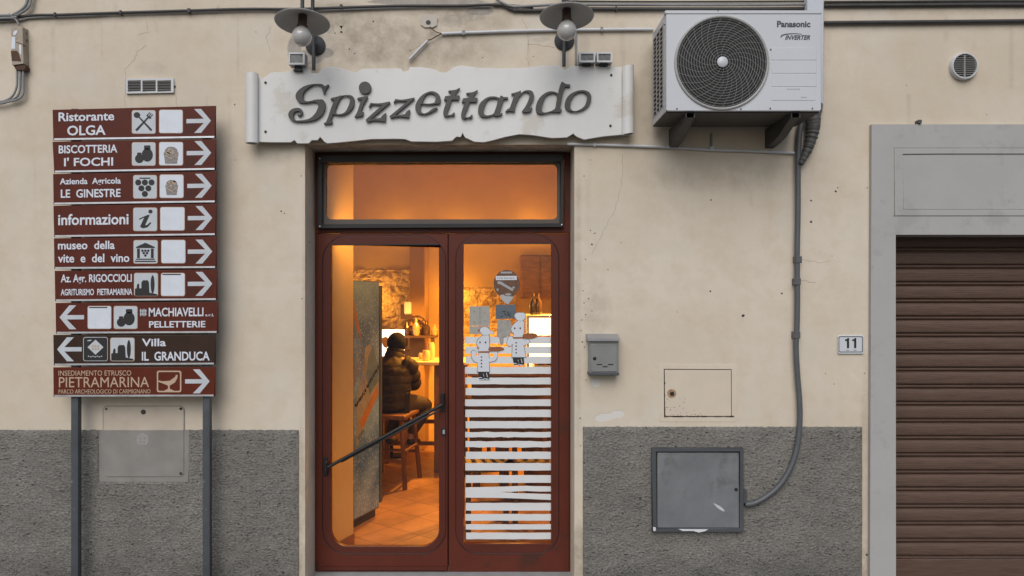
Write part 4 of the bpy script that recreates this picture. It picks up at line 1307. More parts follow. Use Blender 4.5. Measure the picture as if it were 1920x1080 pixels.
for q in range(34):
    b.disc(1247 + 70 * random.random() ** 2, 779 - 34 * random.random() ** 2.4, random.uniform(.4, 1.1), random.uniform(.4, .9), -.0066, -.005, 7)
b.build("rust_edge", M_rust, t)
b = MB(); b.disc(1259.5, 738, 8.5, 8.5, -.0066, -.005); b.build("rust_stain", mat("rust_stain", (0.36, 0.23, 0.13), .85, var=.35, vscale=60), t)
b = MB(); b.disc(1260.3, 738.5, 4.2, 4.2, -.0078, -.005); b.build("keyhole", M_black, t)

# smooth lid, half cream and half grey, under the direction signs
def half_mat():
    m = bpy.data.materials.new("half_painted_lid")
    m.use_nodes = True
    N, L = m.node_tree.nodes, m.node_tree.links
    b_ = N["Principled BSDF"]; b_.inputs["Roughness"].default_value = .8
    g = N.new("ShaderNodeNewGeometry"); sx = N.new("ShaderNodeSeparateXYZ"); L.new(g.outputs["Position"], sx.inputs[0])
    n = N.new("ShaderNodeTexNoise"); n.inputs["Scale"].default_value = 8; n.inputs["Detail"].default_value = 8
    L.new(g.outputs["Position"], n.inputs["Vector"])
    ad = N.new("ShaderNodeMath"); ad.operation = 'MULTIPLY_ADD'; L.new(n.outputs[0], ad.inputs[0]); ad.inputs[1].default_value = .006; L.new(sx.outputs[2], ad.inputs[2])
    gt_ = N.new("ShaderNodeMath"); gt_.operation = 'GREATER_THAN'; L.new(ad.outputs[0], gt_.inputs[0]); gt_.inputs[1].default_value = W(0, 806).z + .003
    r = N.new("ShaderNodeValToRGB"); r.color_ramp.elements[0].position, r.color_ramp.elements[1].position = .35, .68
    r.color_ramp.elements[0].color, r.color_ramp.elements[1].color = (.225, .213, .192, 1), (.275, .262, .238, 1)
    L.new(n.outputs[0], r.inputs[0])
    r2 = N.new("ShaderNodeValToRGB"); r2.color_ramp.elements[0].position, r2.color_ramp.elements[1].position = .35, .68
    r2.color_ramp.elements[0].color, r2.color_ramp.elements[1].color = (.50, .42, .33, 1), (.57, .49, .395, 1)
    L.new(n.outputs[0], r2.inputs[0])
    x = N.new("ShaderNodeMix"); x.data_type = 'RGBA'; L.new(gt_.outputs[0], x.inputs["Factor"]); L.new(r.outputs[0], x.inputs[6]); L.new(r2.outputs[0], x.inputs[7])
    L.new(x.outputs[2], b_.inputs["Base Color"])
    return m
M_half = half_mat()
t = thing("inspection_lid", W(271, 903, 0), "smooth painted inspection lid, cream above and grey below, behind the signposts", "inspection lid")
plate("lid_surround", [[(184.5, 806.2), (356.5, 806.2), (353, 904), (186, 904)]], -.0045, .001, M_half, t, bev=.6)
b = MB(); b.poly(rr(192.5, 345.5, 761, 895, 9), -.0055, -.001); b.build("lid_gap", M_joint, t)
plate("lid", [rr(193.6, 344.4, 762.2, 893.8, 8)], -.0085, -.003, M_half, t, bev=.8)
b = MB(); b.disc(268.5, 772.5, 4.6, 4.6, -.011, -.006); b.disc(199, 767, 2.2, 2, -.0095, -.006); b.disc(339, 766.5, 3, 2.4, -.0095, -.006); b.disc(339, 888, 3, 2.6, -.0095, -.006); b.build("screw", M_gap, t)
b = MB(); b.poly([(260, 834), (256, 829), (257, 817), (267, 811), (277, 816), (279, 829), (275, 834)], -.0098, -.007); b.build("embossed_mark", mat("emboss_grey", (.33, .315, .30), .8), t)
b = MB()
for (x, y) in ((263, 822), (271, 822), (263, 828.5), (270, 829)): b.disc(x, y, 1.5, 1.3, -.0106, -.008)
b.build("embossed_mark", mat("emboss_dark", (.24, .23, .21), .8), t)

# metal cabinet in the plinth
t = thing("meter_cabinet", W(1309, 998, -.03), "square metal meter cabinet with a dark frame set in the grey plinth", "cabinet")
plate("cabinet_frame", [[(1222.5, 841), (1394.5, 840.5), (1395, 998), (1224, 998)], [(1230.5, 847.5), (1387, 847), (1388, 991), (1232, 991)]], -.047, .0, M_cabframe, t, bev=.8)
b = MB(); b.pbox(1228, 1390, 845, 993, -.027, 0.0); b.build("cabinet_box", M_gap, t)
d = plate("cabinet_door", [rr(1232.5, 1385.5, 849, 989.5, 1, n=2)], -.036, -.028, M_cabdoor, t, bev=.5)
b = MB(); b.disc(1380.4, 918, 3.3, 3.3, -.0385, -.034); b.build("lock", M_black, d)
b = MB()
b.poly([(1337.5, 944), (1341, 944.5), (1350, 949), (1356, 954), (1359.5, 959), (1354, 958), (1345, 952)], -.0366, -.035); b.build("scratch", M_white2, d)
b = MB()
b.poly([(1272, 992), (1328, 992.5), (1322, 996), (1310, 998.5), (1300, 995.5), (1280, 995.5)], -.0485, -.045); b.poly([(1224.5, 988), (1229.5, 989), (1229.5, 995.5), (1225, 995.5)], -.0485, -.045); b.build("mortar_smear", M_peel, t)
b = MB(); b.pbox(1394, 1400, 918, 944, -.045, -.012, .002); b.build("hinge_bracket", M_cabframe, t)

# house number
t = thing("house_number", W(1595, 664, 0), "small white enamel house number plate with a blue black border", "number plate")
plate("plate", [rr(1571, 1620, 628.5, 664, 3, n=3)], -.010, 0.0, M_enamel, t, bev=1.2)
b = MB(); o_, i_ = rr(1572.4, 1617.8, 630.5, 660.6, 2.4, n=3), rr(1573.8, 1616.4, 632, 659.2, 1.8, n=3)
plate("border", [o_, i_], -.0108, -.009, M_enamelline, t)
for x in (1591.5, 1605):
    b = MB(); b.poly([(x - 6.8, 636.2), (x - 3.5, 635.8), (x - 2, 633.8), (x + .6, 633.8), (x + .6, 652.6), (x - 3.4, 652.6), (x - 3.4, 639.2), (x - 6.8, 639.2)], -.0116, -.0095)
    b.build("digit", M_black, t)
b = MB(); b.strip([(1586, 656.8), (1592, 656.8)], 1.6, -.0112, -.0095); b.strip([(1600, 656.8), (1606, 656.8)], 1.6, -.0112, -.0095); b.build("maker_mark", M_housing, t)

# ---------------------------------------------------------------- garage surround and shutter
t = thing("door_surround", (W(1660, 0).x, -.02, 0), "pale grey painted stone surround framing the roller shutter", "door surround")
SF = -.028
b = MB(); b.poly([(1631, BOT), (1634.5, 233), (2220, 233), (2220, BOT), (2166, BOT), (2166, 440), (1679.5, 440), (1680, BOT)], SF, 0.0)
b.build("stone_frame", M_surround, t)
a, c = W(1680, 440, SF), W(2166, 440, SF)
b = MB()
b.box(a.x - .03, a.x, 0.0, GDEP, 0, a.z); b.box(c.x, c.x + .03, 0, GDEP, 0, a.z); b.box(a.x - .03, c.x + .03, 0, GDEP, a.z, a.z + .03)
b.build("reveal", M_surround, t)
plate("lintel_panel", [[(1678, 278), (2180, 278), (2180, 404), (1678, 404)], [(1693, 290), (2166, 290), (2166, 394), (1693, 394)]], SF - .0035, SF + .001, M_surround, t, bev=.5)
plate("lintel_panel", [[(1694.5, 290.5), (2164, 290.5), (2164, 392.5), (1694.5, 392.5)]], SF - .002, SF + .001, M_surround, t, bev=.5)
b = MB()
b.strip([(1693, 289.2), (1760, 288.6), (2166, 288.6)], 1.5, SF - .0042, SF); b.build("joint_line", M_gap, t)
b = MB()
b.strip([(1675, 277), (2180, 277)], 1.1, SF - .001, SF); b.strip([(1675, 405), (2180, 405)], 1.6, SF - .001, SF); b.strip([(1677, 276), (1677, 406)], 1.1, SF - .0012, SF)
b.build("joint_line", M_joint, t)
b = MB(); p = W(1722, 229, -.02); b.box(p.x - .010, p.x + .010, -.04, 0, p.z - .012, p.z + .010, .002)
tag(b.build("wall_clip", M_cabframe), "tiny dark metal clip on top of the grey surround", "clip")

# roller shutter
t = thing("roller_shutter", (W(1900, 0).x, .17, 0), "closed dark brown roller shutter with horizontal ribbed slats", "roller shutter")
GY = .16
M_slat = mat("shutter_brown", (0.110, 0.068, 0.049), .5, .0, spec=.3, var=.30, vscale=5, stretch=(1.2, 1, 46), spots=((0.080, 0.043, 0.031), 4, .56))
xl, xr = W(1672, 0, SF).x, W(2172, 0, SF).x
per = 32.1 * sc_at(GY)
zs = W(0, 1049, GY).z
b = MB()
SLAT = [(.0, .006), (-.003, .009), (-.0035, .014), (0.0, .017), (.010, .018), (.012, .021), (.004, .024), (-.004, .030), (-.0055, .036), (-.0048, .0375), (-.0066, .039), (-.0072, .048), (-.0064, .0495), (-.008, .051), (-.0082, .060), (-.0072, .0615), (-.0086, .063), (-.008, .072), (-.0070, .0735), (-.008, .075), (-.0060, .086), (-.003, .094), (.003, .099), (.012, .101), (.012, .103)]
prof = [(y, zs + i * per + zz) for i in range(22) for y, zz in SLAT]
A = [b.bm.verts.new((xl, GY + y, z)) for y, z in prof]; B = [b.bm.verts.new((xr, GY + y, z)) for y, z in prof]
for i in range(len(prof) - 1): b.bm.faces.new((A[i], A[i + 1], B[i + 1], B[i]))
b.build("slat_curtain", M_slat, t)
b = MB(); b.box(xl, xr, GY - .012, GY + .015, .015, zs + .004, .004); b.build("bottom_bar", M_slat, t)
b = MB(); b.box(xl, xl + .028, GY - .03, GY + .03, 0, W(0, 440, SF).z); b.box(xr - .028, xr, GY - .03, GY + .03, 0, W(0, 440, SF).z)
b.build("guide_rail", M_slat, t)


# ---------------------------------------------------------------- shop door
FY = DEP                                         # plane of the door frame
door = thing("shop_entrance", (W(831, 0, FY).x, FY, 0.02), "brown double door with rounded glass openings, transom window and a black push bar", "door")
b = MB(); a, c = W(DX0 - 14, 0), W(DX1 + 14, 0); b.box(a.x + .04, c.x - .04, -.02, .50, -.15, .02, .004)
tag(b.build("threshold", M_stone), "grey stone threshold slab under the brown door", "threshold")
x0f, x1f = 586, 1074
plate("door_frame", [[(x0f, 276), (x1f, 276), (x1f, 1078), (x0f, 1078)], [(600, 300), (1058, 300), (1058, 420), (600, 420)], [(594.5, 437), (1066, 437), (1066, 1074), (594.5, 1074)]], FY + .004, FY + .055, M_door, door, bev=.6)
b = MB()
for x in (637, 799, 894, 1008): b.pbox(x - 3, x + 3, 430.5, 434, FY - .004, FY + .006, .001)
b.build("stop_block", M_ironblack, door)
# transom
tr = plate("transom_window", [rr(598, 1056, 298, 422, 2, n=2), rr(611.5, 1045, 308, 411, 9)], FY - .004, FY + .03, M_transplate, door, bev=.6)
b = MB(); b.pbox(606, 1050, 303, 416, FY + .012, FY + .017); b.build("pane", M_glass, tr)
plate("outer_frame", [[(595.5, 290), (1057.5, 288.5), (1057, 426), (595, 428.5)], [(604, 305), (1051, 303.5), (1050, 418.5), (604, 420.5)]], FY - .040, FY - .005, M_ironblack, tr, bev=.8)
b = MB()
for (x, y) in ((599.5, 424.5), (1053.5, 421.5), (599.5, 297)):
    p = W(x, y, FY - .04); b.ball((p.x, FY - .041, p.z), .0055, .003, .0055, 8)
b.build("screw", M_alu, tr)
LY = FY - .006

def leaf(x0, x1, gl, bead, rb, glr):
    g0, g1, gy0, gy1 = gl
    x0, x1 = x0, x1
    hole = [(g0, gy0), (g1, gy0)] + rr(g0, g1, gy0, gy1, glr, (0, 0, 1, 1))[2:] if glr else [(g0, gy0), (g1, gy0), (g1, gy1), (g0, gy1)]
    lf = plate("door_leaf", [[(x0, 438), (x1, 438), (x1, 1072), (x0, 1072)], hole], LY, LY + .042, M_door, door, bev=.6)
    bx0, bx1, by0 = bead
    outl = rr(bx0, bx1, by0, 1038, rb, (1, 1, 1, 1), n=8)
    plate("glazing_bead", [outl, hole], LY - .0045, LY - .0005, M_doorbead, lf, bev=.9)
    b = MB(); b.tube([W(x_, y_, LY - .001) for x_, y_ in rr(bx0 - .5, bx1 + .5, by0 - .5, 1038.5, rb, n=8)], .0022, 6, closed=True); b.build("bead_groove", M_ironblack, lf)
    b = MB(); b.strip([(g0, gy0 - .9), (g1, gy0 - .9)], 2.2, LY - .0052, LY - .003); b.build("gasket", M_ironblack, lf)
    b = MB(); b.pbox(g0 - 4, g1 + 4, gy0 - 4, gy1 + 4, LY + .018, LY + .023); b.build("pane", M_glass, lf)
    return lf
L1 = leaf(594, 839.6, (620.5, 823, 459.5, 1025), (605, 835.5, 442.5), 47, 31)
b = MB(); b.pbox(834, 847, 440, 1070, LY + .030, LY + .0425); b.build("gap_light_stop", M_doorbead, L1)  # added strip behind the leaves, blocks light leaking through the gap
L2 = leaf(841.2, 1067, (869, 1033.5, 457, 1020), (855, 1047.5, 441.5), 43, 0)
b = MB(); b.strip([(604, 1066), (838, 1066)], 5.5, LY - .012, LY); b.build("weather_strip", M_doorbead, L1)
# black push bar across the left leaf
hb = MB()
p0, p1 = W(615, 876, LY - .055), W(829, 759, LY - .055)
hb.tube([p0, p1], .0105, 10)
q0, q1 = W(612, 882.5, LY - .05), W(822, 770, LY - .05)
hb.tube([W(640, 866, LY - .05), q1], .006, 8)
o_pb = hb.build("push_bar", M_ironblack, L1, smooth=True)
b = MB()
b.pbox(606, 613.5, 857, 892, LY - .016, LY, .003); b.pbox(607.5, 612.5, 866, 886, LY - .058, LY - .015, .004)
b.build("bar_bracket", M_ironblack, L1)
b = MB()
b.pbox(826, 834, 737, 772, LY - .016, LY, .003); b.pbox(827, 832, 741, 764, LY - .058, LY - .015, .004)
b.build("bar_bracket", M_ironblack, L1)
b = MB(); b.pbox(827.5, 836.5, 802.5, 817.5, LY - .010, LY, .002)
lk = b.build("lock", M_ironblack, L1)
b = MB(); b.pbox(829.8, 834, 806, 814, LY - .0125, LY - .009, .001); b.build("lock", M_alu, L1)
b = MB()
for (x, y) in ((596.5, 481.5), (846.5, 479), (845.5, 593), (1058, 476), (1056, 496), (595, 620), (596, 712), (605, 997), (848, 997), (1061, 997), (1061, 1012), (660, 1039.5), (795, 1039), (996, 1050), (1009, 1046)):
    p = W(x, y, LY); b.ball((p.x, LY - .001, p.z), .0042, .003, .0042, 8)
b.build("screw", M_gap, door)
# white film strips on the right leaf's glass
GYF = LY + .0165
def wob(x0, x1, y0, y1, j=.35, n=12):
    return [(x0 + (x1 - x0) * i / n, y0 + random.uniform(-j, j)) for i in range(n + 1)] + [(x1 - (x1 - x0) * i / n, y1 + random.uniform(-j, j)) for i in range(n + 1)]
strips = [(631.6, 644.2), (650, 663), (668.6, 681.6), (688, 701), (708, 720.5), (727.6, 741.2), (748.8, 761.4), (768.3, 782), (789.7, 803), (810, 820), (827.5, 839), (847, 860.5), (868.4, 882.2), (891, 905.3), (943, 957.2), (964, 976.3), (983, 993), (998.8, 1011)]
for i, (y0, y1) in enumerate(strips):
    jj = .9 if i in (9, 10) else .3
    x0 = 871.5 + (i % 3) * .5 + i * .08
    b = MB(); b.poly(wob(x0, 1033, y0, y1, jj), GYF - .0006, GYF + .0008); b.build("film_strip", M_strip, L2)
b = MB(); b.poly([(872.5, 914), (900, 913.5), (940, 912.5), (970, 911.5), (988, 911), (1000, 911.5), (1033, 912), (1033, 921.5), (1010, 921.8), (985, 920.5), (960, 922), (935, 922.5), (970, 924.8), (1000, 925.5), (1033, 926.5), (1033, 937.5), (1000, 936), (960, 934.2), (910, 933.3), (872.8, 933)], GYF - .0006, GYF + .0008); b.build("film_strip", M_strip, L2)

# ---------------------------------------------------------------- stickers and cut-outs on the glass
SG = GYF - .0012
M_wht = mat("cutout_white", (.62, .64, .68), .5, var=.04)
M_line = mat("cutout_outline", (.19, .18, .17), .6)
M_pizza = mat("pizza_print", (.26, .085, .03), .6, var=.5, vscale=120)
M_skin_ = mat("cutout_skin", (.45, .25, .15), .6)
def chef(ox, oy, flip, label, armup):
    """a flat painted cut-out on the glass: hat, long face, neckerchief, coat, trousers and a pizza on one hand"""
    P = lambda pts: [(ox + x, oy + y) for x, y in pts]
    t = thing("chef_cutout", W(ox, oy + 45, SG), label, "chef cut-out", "chef cut-outs on the right door leaf")
    yf = SG - .003
    def lay(nm, pts, m, lev, grow=0, auto=True):
        if grow:
            cx_ = sum(p[0] for p in pts) / len(pts); cy_ = sum(p[1] for p in pts) / len(pts)
            pts = [(cx_ + (p[0] - cx_) * (1 + grow / max(4, abs(p[0] - cx_) + 3)), cy_ + (p[1] - cy_) * (1 + grow / max(4, abs(p[1] - cy_) + 3))) for p in pts]
        return plate(nm, [P(pts)], yf - lev * .0004, yf - lev * .0004 + .0012, m, t, bev=0, auto=auto)
    hat = [(-10, -40), (-11, -45), (-7, -49), (-1, -50), (5, -47), (8, -43), (15, -40), (15, -38), (7, -37), (4, -35), (-7, -36)] if not flip else [(-8, -39), (-11, -44), (-8, -49), (-1, -50), (7, -49), (9, -43), (7, -38), (3, -35), (-6, -36)]
    face = [(-9, -32), (-4, -35), (4, -35), (6.5, -33), (6, -4), (-14, -4), (-13, -11), (-15.5, -14), (-18, -19), (-15, -26)]
    coat = [(-13, -1), (5, -1), (6, 8), (6.5, 34), (-16, 34), (-15, 14), (-14, 8)]
    if flip: coat = [(-13, -2), (4, -2), (5, 8), (10, 33), (-16, 33), (-15, 12)]
    trou = [(-15, 34), (6, 34), (7, 49), (-12, 49)]
    pz = [(5, -10), (16, -12.5), (29, -12), (34, -9), (28, -5.5), (14, -4.5), (6, -5.5)]
    if flip: pz = [(4, -8), (15, -11.5), (27, -11), (32, -7), (27, -3.5), (15, -1.5), (6, -3)]
    arm_r = [(5, 9), (10, 9), (15, 5), (16, -2), (21, -3), (21, 6), (18, 12), (11, 15), (5, 15)] if not flip else [(2, -1), (8, 2), (14, 0), (17, 5), (12, 9), (4, 10)]
    arm_l = [(-13, 4), (-18, 4), (-19, -3), (-24, -6), (-27, -1), (-26, 8), (-22, 14), (-14, 16)] if not flip else [(-13, 0), (-18, -6), (-22, -4), (-25, 4), (-24, 11), (-19, 12), (-14, 7)]
    for nm, pts, m in (("arm", arm_l, M_wht), ("arm", arm_r, M_wht), ("hat", hat, M_wht), ("face", face, M_wht), ("coat", coat, M_wht)):
        au = nm in ("hat", "arm")
        lay(nm + "_outline", pts, M_line, 0, 1.25, au); lay(nm, pts, m, 1 if nm == "arm" else 2, 0, au)
    lay("trousers", trou, M_black, 1, 0, False)
    b = MB()
    b.strip(P([(-13, 45), (-7, 45), (-5, 38), (-3, 47), (6, 48)]), 1.5, yf - .0014, yf); b.strip(P([(-12, 48.6), (-3, 48.2)]), 1.3, yf - .0014, yf); b.strip(P([(0, 48.6), (7, 48.2)]), 1.3, yf - .0014, yf); b.strip(P([(1, 36), (3, 44)]), 1.2, yf - .0014, yf)
    b.build("shoe", M_wht, t)
    lay("neckerchief", [(-13, -4.5), (6, -5), (6.5, -1.5), (-12.5, -1)], mat_neck, 3, 0, False)
    lay("pizza", pz, M_pizza, 3)
    b = MB()
    ey = -21
    for ex in (-11, -.5): b.rrect(ox + ex - 1.3, ox + ex + 1.3, oy + ey - 1.6, oy + ey + 1.6, .8, yf - .0016, yf)
    for i in range(4): b.rrect(ox - 9.6, ox - 7, oy + 5 + i * 6.2, oy + 7.6 + i * 6.2, .8, yf - .0016, yf)
    b.build("button", M_black, t)
    b = MB(); b.disc(ox - 14.5, oy - 11, 2.6, 1.9, yf - .0018, yf, 12); b.build("nose", M_skin_, t)
mat_neck = mat("neckerchief", (.32, .13, .06), .6)
chef(911, 663, False, "lower left white chef cut-out with a brimmed cap holding a pizza", 0)
chef(976, 636.5, True, "upper right white chef cut-out with a round hat holding a pizza", 0)

M_stk = mat("round_sticker", (.15, .085, .055), .6, spec=.15, var=.3, vscale=60)
t = thing("round_sticker", W(950, 559, SG), "round brown sticker with a white banner high on the right door leaf", "sticker")
b = MB(); b.disc(950, 532.5, 24.5, 26.5, SG - .0006, SG + .001, 40); b.build("sticker_disc", M_stk, t)
b = MB(); b.poly([(929.5, 517.5), (968.8, 517.2), (969, 525), (929.8, 525.2)], SG - .0014, SG); o = b.build("banner", M_wht, t)
b = MB()
for i in range(11): b.strip([(933 + i * 3, 519.8 + .4 * (i % 2)), (933 + i * 3 + (1.2 if i % 3 else 0), 523)], 1.3, SG - .002, SG)
b.build("banner_print", M_line, t)
b = MB(); b.strip([(941, 532), (962, 544)], 4.6, SG - .0014, SG); b.disc(940, 531, 3, 3, SG - .001, SG); b.disc(936, 530, 3.4, 3, SG - .0012, SG); b.strip([(939, 511), (960, 511)], 3.4, SG - .001, SG); b.disc(953, 552, 6, 2.2, SG - .001, SG); b.disc(963, 539, 2.5, 2, SG - .001, SG); b.disc(933, 543, 2, 2.4, SG - .001, SG)
b.build("sticker_print", M_housing, t)
b = MB(); b.poly([(937, 554), (943, 552), (948, 555), (962, 556), (962.5, 558.5), (957, 565), (954, 570), (948, 569), (941, 562)], SG - .0018, SG + .001)
tag(b.build("heart_sticker", mat("heart_grey", (.40, .40, .41), .5)), "pale grey heart shaped sticker under the round brown sticker", "sticker")
t = thing("notice_card", W(948, 598, SG), "slate blue card with a dark figure on the right door leaf", "card")
b = MB(); b.poly([(929.5, 571.5), (966.5, 571), (967, 597), (929.5, 598.5)], SG - .0008, SG + .001); b.build("card", mat("card_slate", (.105, .125, .145), .5), t)
b = MB(); b.strip([(941, 585), (948, 583), (946, 588), (950, 592)], 1.8, SG - .0014, SG); b.strip([(952, 584), (953, 592)], 2, SG - .0014, SG); b.strip([(957, 586), (955, 591), (958, 594)], 1.5, SG - .0014, SG); b.strip([(938, 595), (943, 592)], 1.3, SG - .0014, SG); b.build("card_print", M_black, t)
t = thing("paper_notice", W(900, 626, SG), "grey paper notice in two panels beside the left chef cut-out", "notice")
b = MB(); b.poly([(880.5, 574.5), (918, 574), (919, 611), (880.5, 611)], SG - .0008, SG + .001); b.poly([(880.5, 612), (919, 612), (918, 626.5), (880, 626.5)], SG - .0008, SG + .001); b.build("paper", mat("paper_grey", (.36, .34, .30), .7, var=.1, vscale=40), t)
b = MB()
for i in range(9): b.strip([(898 + .7 * (i % 2), 578 + i * 3.4), (901 + .6 * (i % 3), 578.4 + i * 3.4)], 1.2, SG - .0013, SG)
for (x, y) in ((889, 584), (908.5, 586), (889, 604.5), (908.5, 602)): b.strip([(x - 1, y), (x + 1.2, y - 1.5), (x + .8, y + 2)], 1.1, SG - .0013, SG)
b.build("print", M_line, t)
b = MB(); b.disc(898, 619.5, 2.3, 2.1, SG - .0013, SG, 12); b.build("print", M_pizza, t)
b = MB(); b.poly([(933, 600), (957, 600), (959, 618), (956, 630), (944, 634), (944, 646), (938, 647), (936, 634), (931, 628)], SG - .0007, SG + .001)
tag(b.build("torn_paper", mat("paper_pale", (.33, .315, .285), .8, var=.25, vscale=30)), "torn pale paper hanging below the slate blue card", "paper")

# ---------------------------------------------------------------- shop interior
IZ = 0.05
M_iwall = mat("inside_wall", (.64, .46, .21), .75, var=.07, vscale=3, bump=.15, bscale=30)
M_skirt = mat("inside_skirting", (.20, .085, .045), .5, var=.2)
M_cotto = tile_mat("terracotta_tiles", R(38), .30, (.50, .27, .15), (.40, .21, .115), (.13, .07, .045))
M_woodl = mat("stool_wood", (.17, .075, .036), .5, var=.25, vscale=6, stretch=(6, 6, 1))
M_woodd = mat("counter_wood", (.075, .038, .022), .5, var=.3, vscale=6, stretch=(1, 1, 8))
M_woodm = mat("shelf_wood", (.24, .12, .055), .5, var=.25, vscale=6)
WARM = (1.0, .425, .055)
b = MB(); b.box(-3.2, 3.2, .25, 5.0, IZ - .1, IZ)
tag(b.build("floor", M_cotto), kind="structure")
b = MB(); b.box(-3.2, 3.2, .2501, 5.0, 3.65, 3.8)
tag(b.build("ceiling", M_iwall), kind="structure")
# left entry wall, running back at an angle to a corner
e0, e1 = floor_pt(632, 1018, IZ + .075), floor_pt(662.5, 999.5, IZ + .075)
dd = (e1 - e0).normalized()
e0 = e0 - dd * ((e0.y - .265) / dd.y)
def slab(p, q, th, z0, z1, name, m, parent=None):
    """a straight wall from p to q seen on its right-hand side, thickness to the left"""
    d = (q - p).normalized(); n = Vector((-d.y, d.x, 0)) * th
    b = MB()
    c4 = [p, q, q + n, p + n]
    A = [b.bm.verts.new((v.x, v.y, z0)) for v in c4]; B = [b.bm.verts.new((v.x, v.y, z1)) for v in c4]
    b.bm.faces.new(A); b.bm.faces.new(B[::-1])
    for i in range(4): b.bm.faces.new((A[i], A[(i + 1) % 4], B[(i + 1) % 4], B[i]))
    return b.build(name, m, parent)
wl_ = tag(slab(e0, e1, .12, IZ, 3.64, "entry_wall", M_iwall), "narrow cream entry wall just inside the left door leaf", "wall")
sk = slab(e0 + Vector((.008, 0, 0)), e1 + Vector((.008, 0, 0)), .007, IZ, IZ + .075, "skirting", M_skirt)
sk.parent = wl_; sk.location -= wl_.location
BACK = 4.2
slab_back = tag(slab(Vector((-3.0, BACK, 0)), Vector((3.0, BACK, 0)), .12, IZ, 3.64, "back_wall", M_iwall), "plain ochre back wall of the shop seen through the transom", "wall")
tag(slab(Vector((-3.0, .26, 0)), Vector((-3.0, BACK, 0)), .1, IZ, 3.64, "side_wall", M_iwall), "left side wall of the shop behind the drinks fridge", "wall")
tag(slab(Vector((2.4, BACK, 0)), Vector((2.4, .26, 0)), .1, IZ, 3.64, "side_wall", M_iwall), "right side wall of the shop beyond the lit display", "wall")
# stone cladding on the lower back wall
def stone_mat():
    m = mat("stone_cladding", (.66, .52, .30), .5, var=.5, vscale=14, bump=.9, bscale=30)
    return m
M_clad = stone_mat()
CLADS = ((640, 782, 2.06, "rough lit stone cladding on the back wall above the white screen"), (838, 972, 1.84, "rough stone cladding on the back wall behind the round sticker"))
for ca0, ca1, ztop, lab in CLADS:
    a, c = W(ca0, 0, BACK - .05), W(ca1, 0, BACK - .05)
    st = .018
    nx_, nz_2 = int((c.x - a.x) / st) + 1, int((ztop - 1.1) / st) + 1
    vs, fs = [], []
    for jj in range(nz_2):
        for ii in range(nx_):
            x, z = a.x + ii * st, 1.1 + jj * st
            wq = Vector((x * 7.5 + .4 * mn.noise((x * 5, 1, z * 5)), .5, z * 12))
            dist, _ = mn.voronoi(wq)
            h = .055 * min(1, max(0, (dist[1] - dist[0]) * 2.2)) * (.6 + .5 * mn.noise(wq * .7)) + .014 * mn.noise((x * 40, 2, z * 40))
            rim_ = ii in (0, nx_ - 1) or jj in (0, nz_2 - 1)
            vs.append((x, BACK - .0005 if rim_ else BACK - .008 - max(0, h), z))
    for jj in range(nz_2 - 1):
        for ii in range(nx_ - 1):
            k_ = jj * nx_ + ii
            fs.append((k_, k_ + 1, k_ + nx_ + 1, k_ + nx_))
    m_ = bpy.data.meshes.new("stone_cladding"); m_.from_pydata(vs, [], fs)
    tag(link_mesh("stone_cladding", m_, M_clad), lab, "cladding")
a, c = W(976, 0, 3.95), W(1050, 0, 3.95)
M_wcab = mat("wall_cabinet_wood", (.33, .16, .06), .55, var=.4, vscale=7, stretch=(1, 1, 3))
t = thing("wall_cabinet", ((a.x + c.x) / 2, 4.07, W(0, 560, 3.95).z), "dark wooden wall cabinet at the back right, above the display case", "cabinet")
b = MB(); b.box(a.x, c.x, 3.97, BACK - .001, W(0, 560, 3.95).z, W(0, 478, 3.95).z, .006); b.build("cabinet_box", M_wcab, t)
for k_ in range(2):
    m_ = (c.x - a.x) / 2
    b = MB(); b.box(a.x + m_ * k_ + .01, a.x + m_ * (k_ + 1) - .01, 3.95, 3.969, W(0, 558, 3.95).z, W(0, 480, 3.95).z, .006); b.build("cabinet_door", M_wcab, t)
a, c = W(768, 0, 3.7), W(796, 0, 3.7)
b = MB(); b.box(a.x, c.x, 3.7, BACK - .001, IZ, 2.42, .01)
tag(b.build("pillar", mat("pillar_ochre", (.40, .23, .085), .75, var=.12, vscale=4)), "plain ochre pillar behind the person's right side", "pillar")

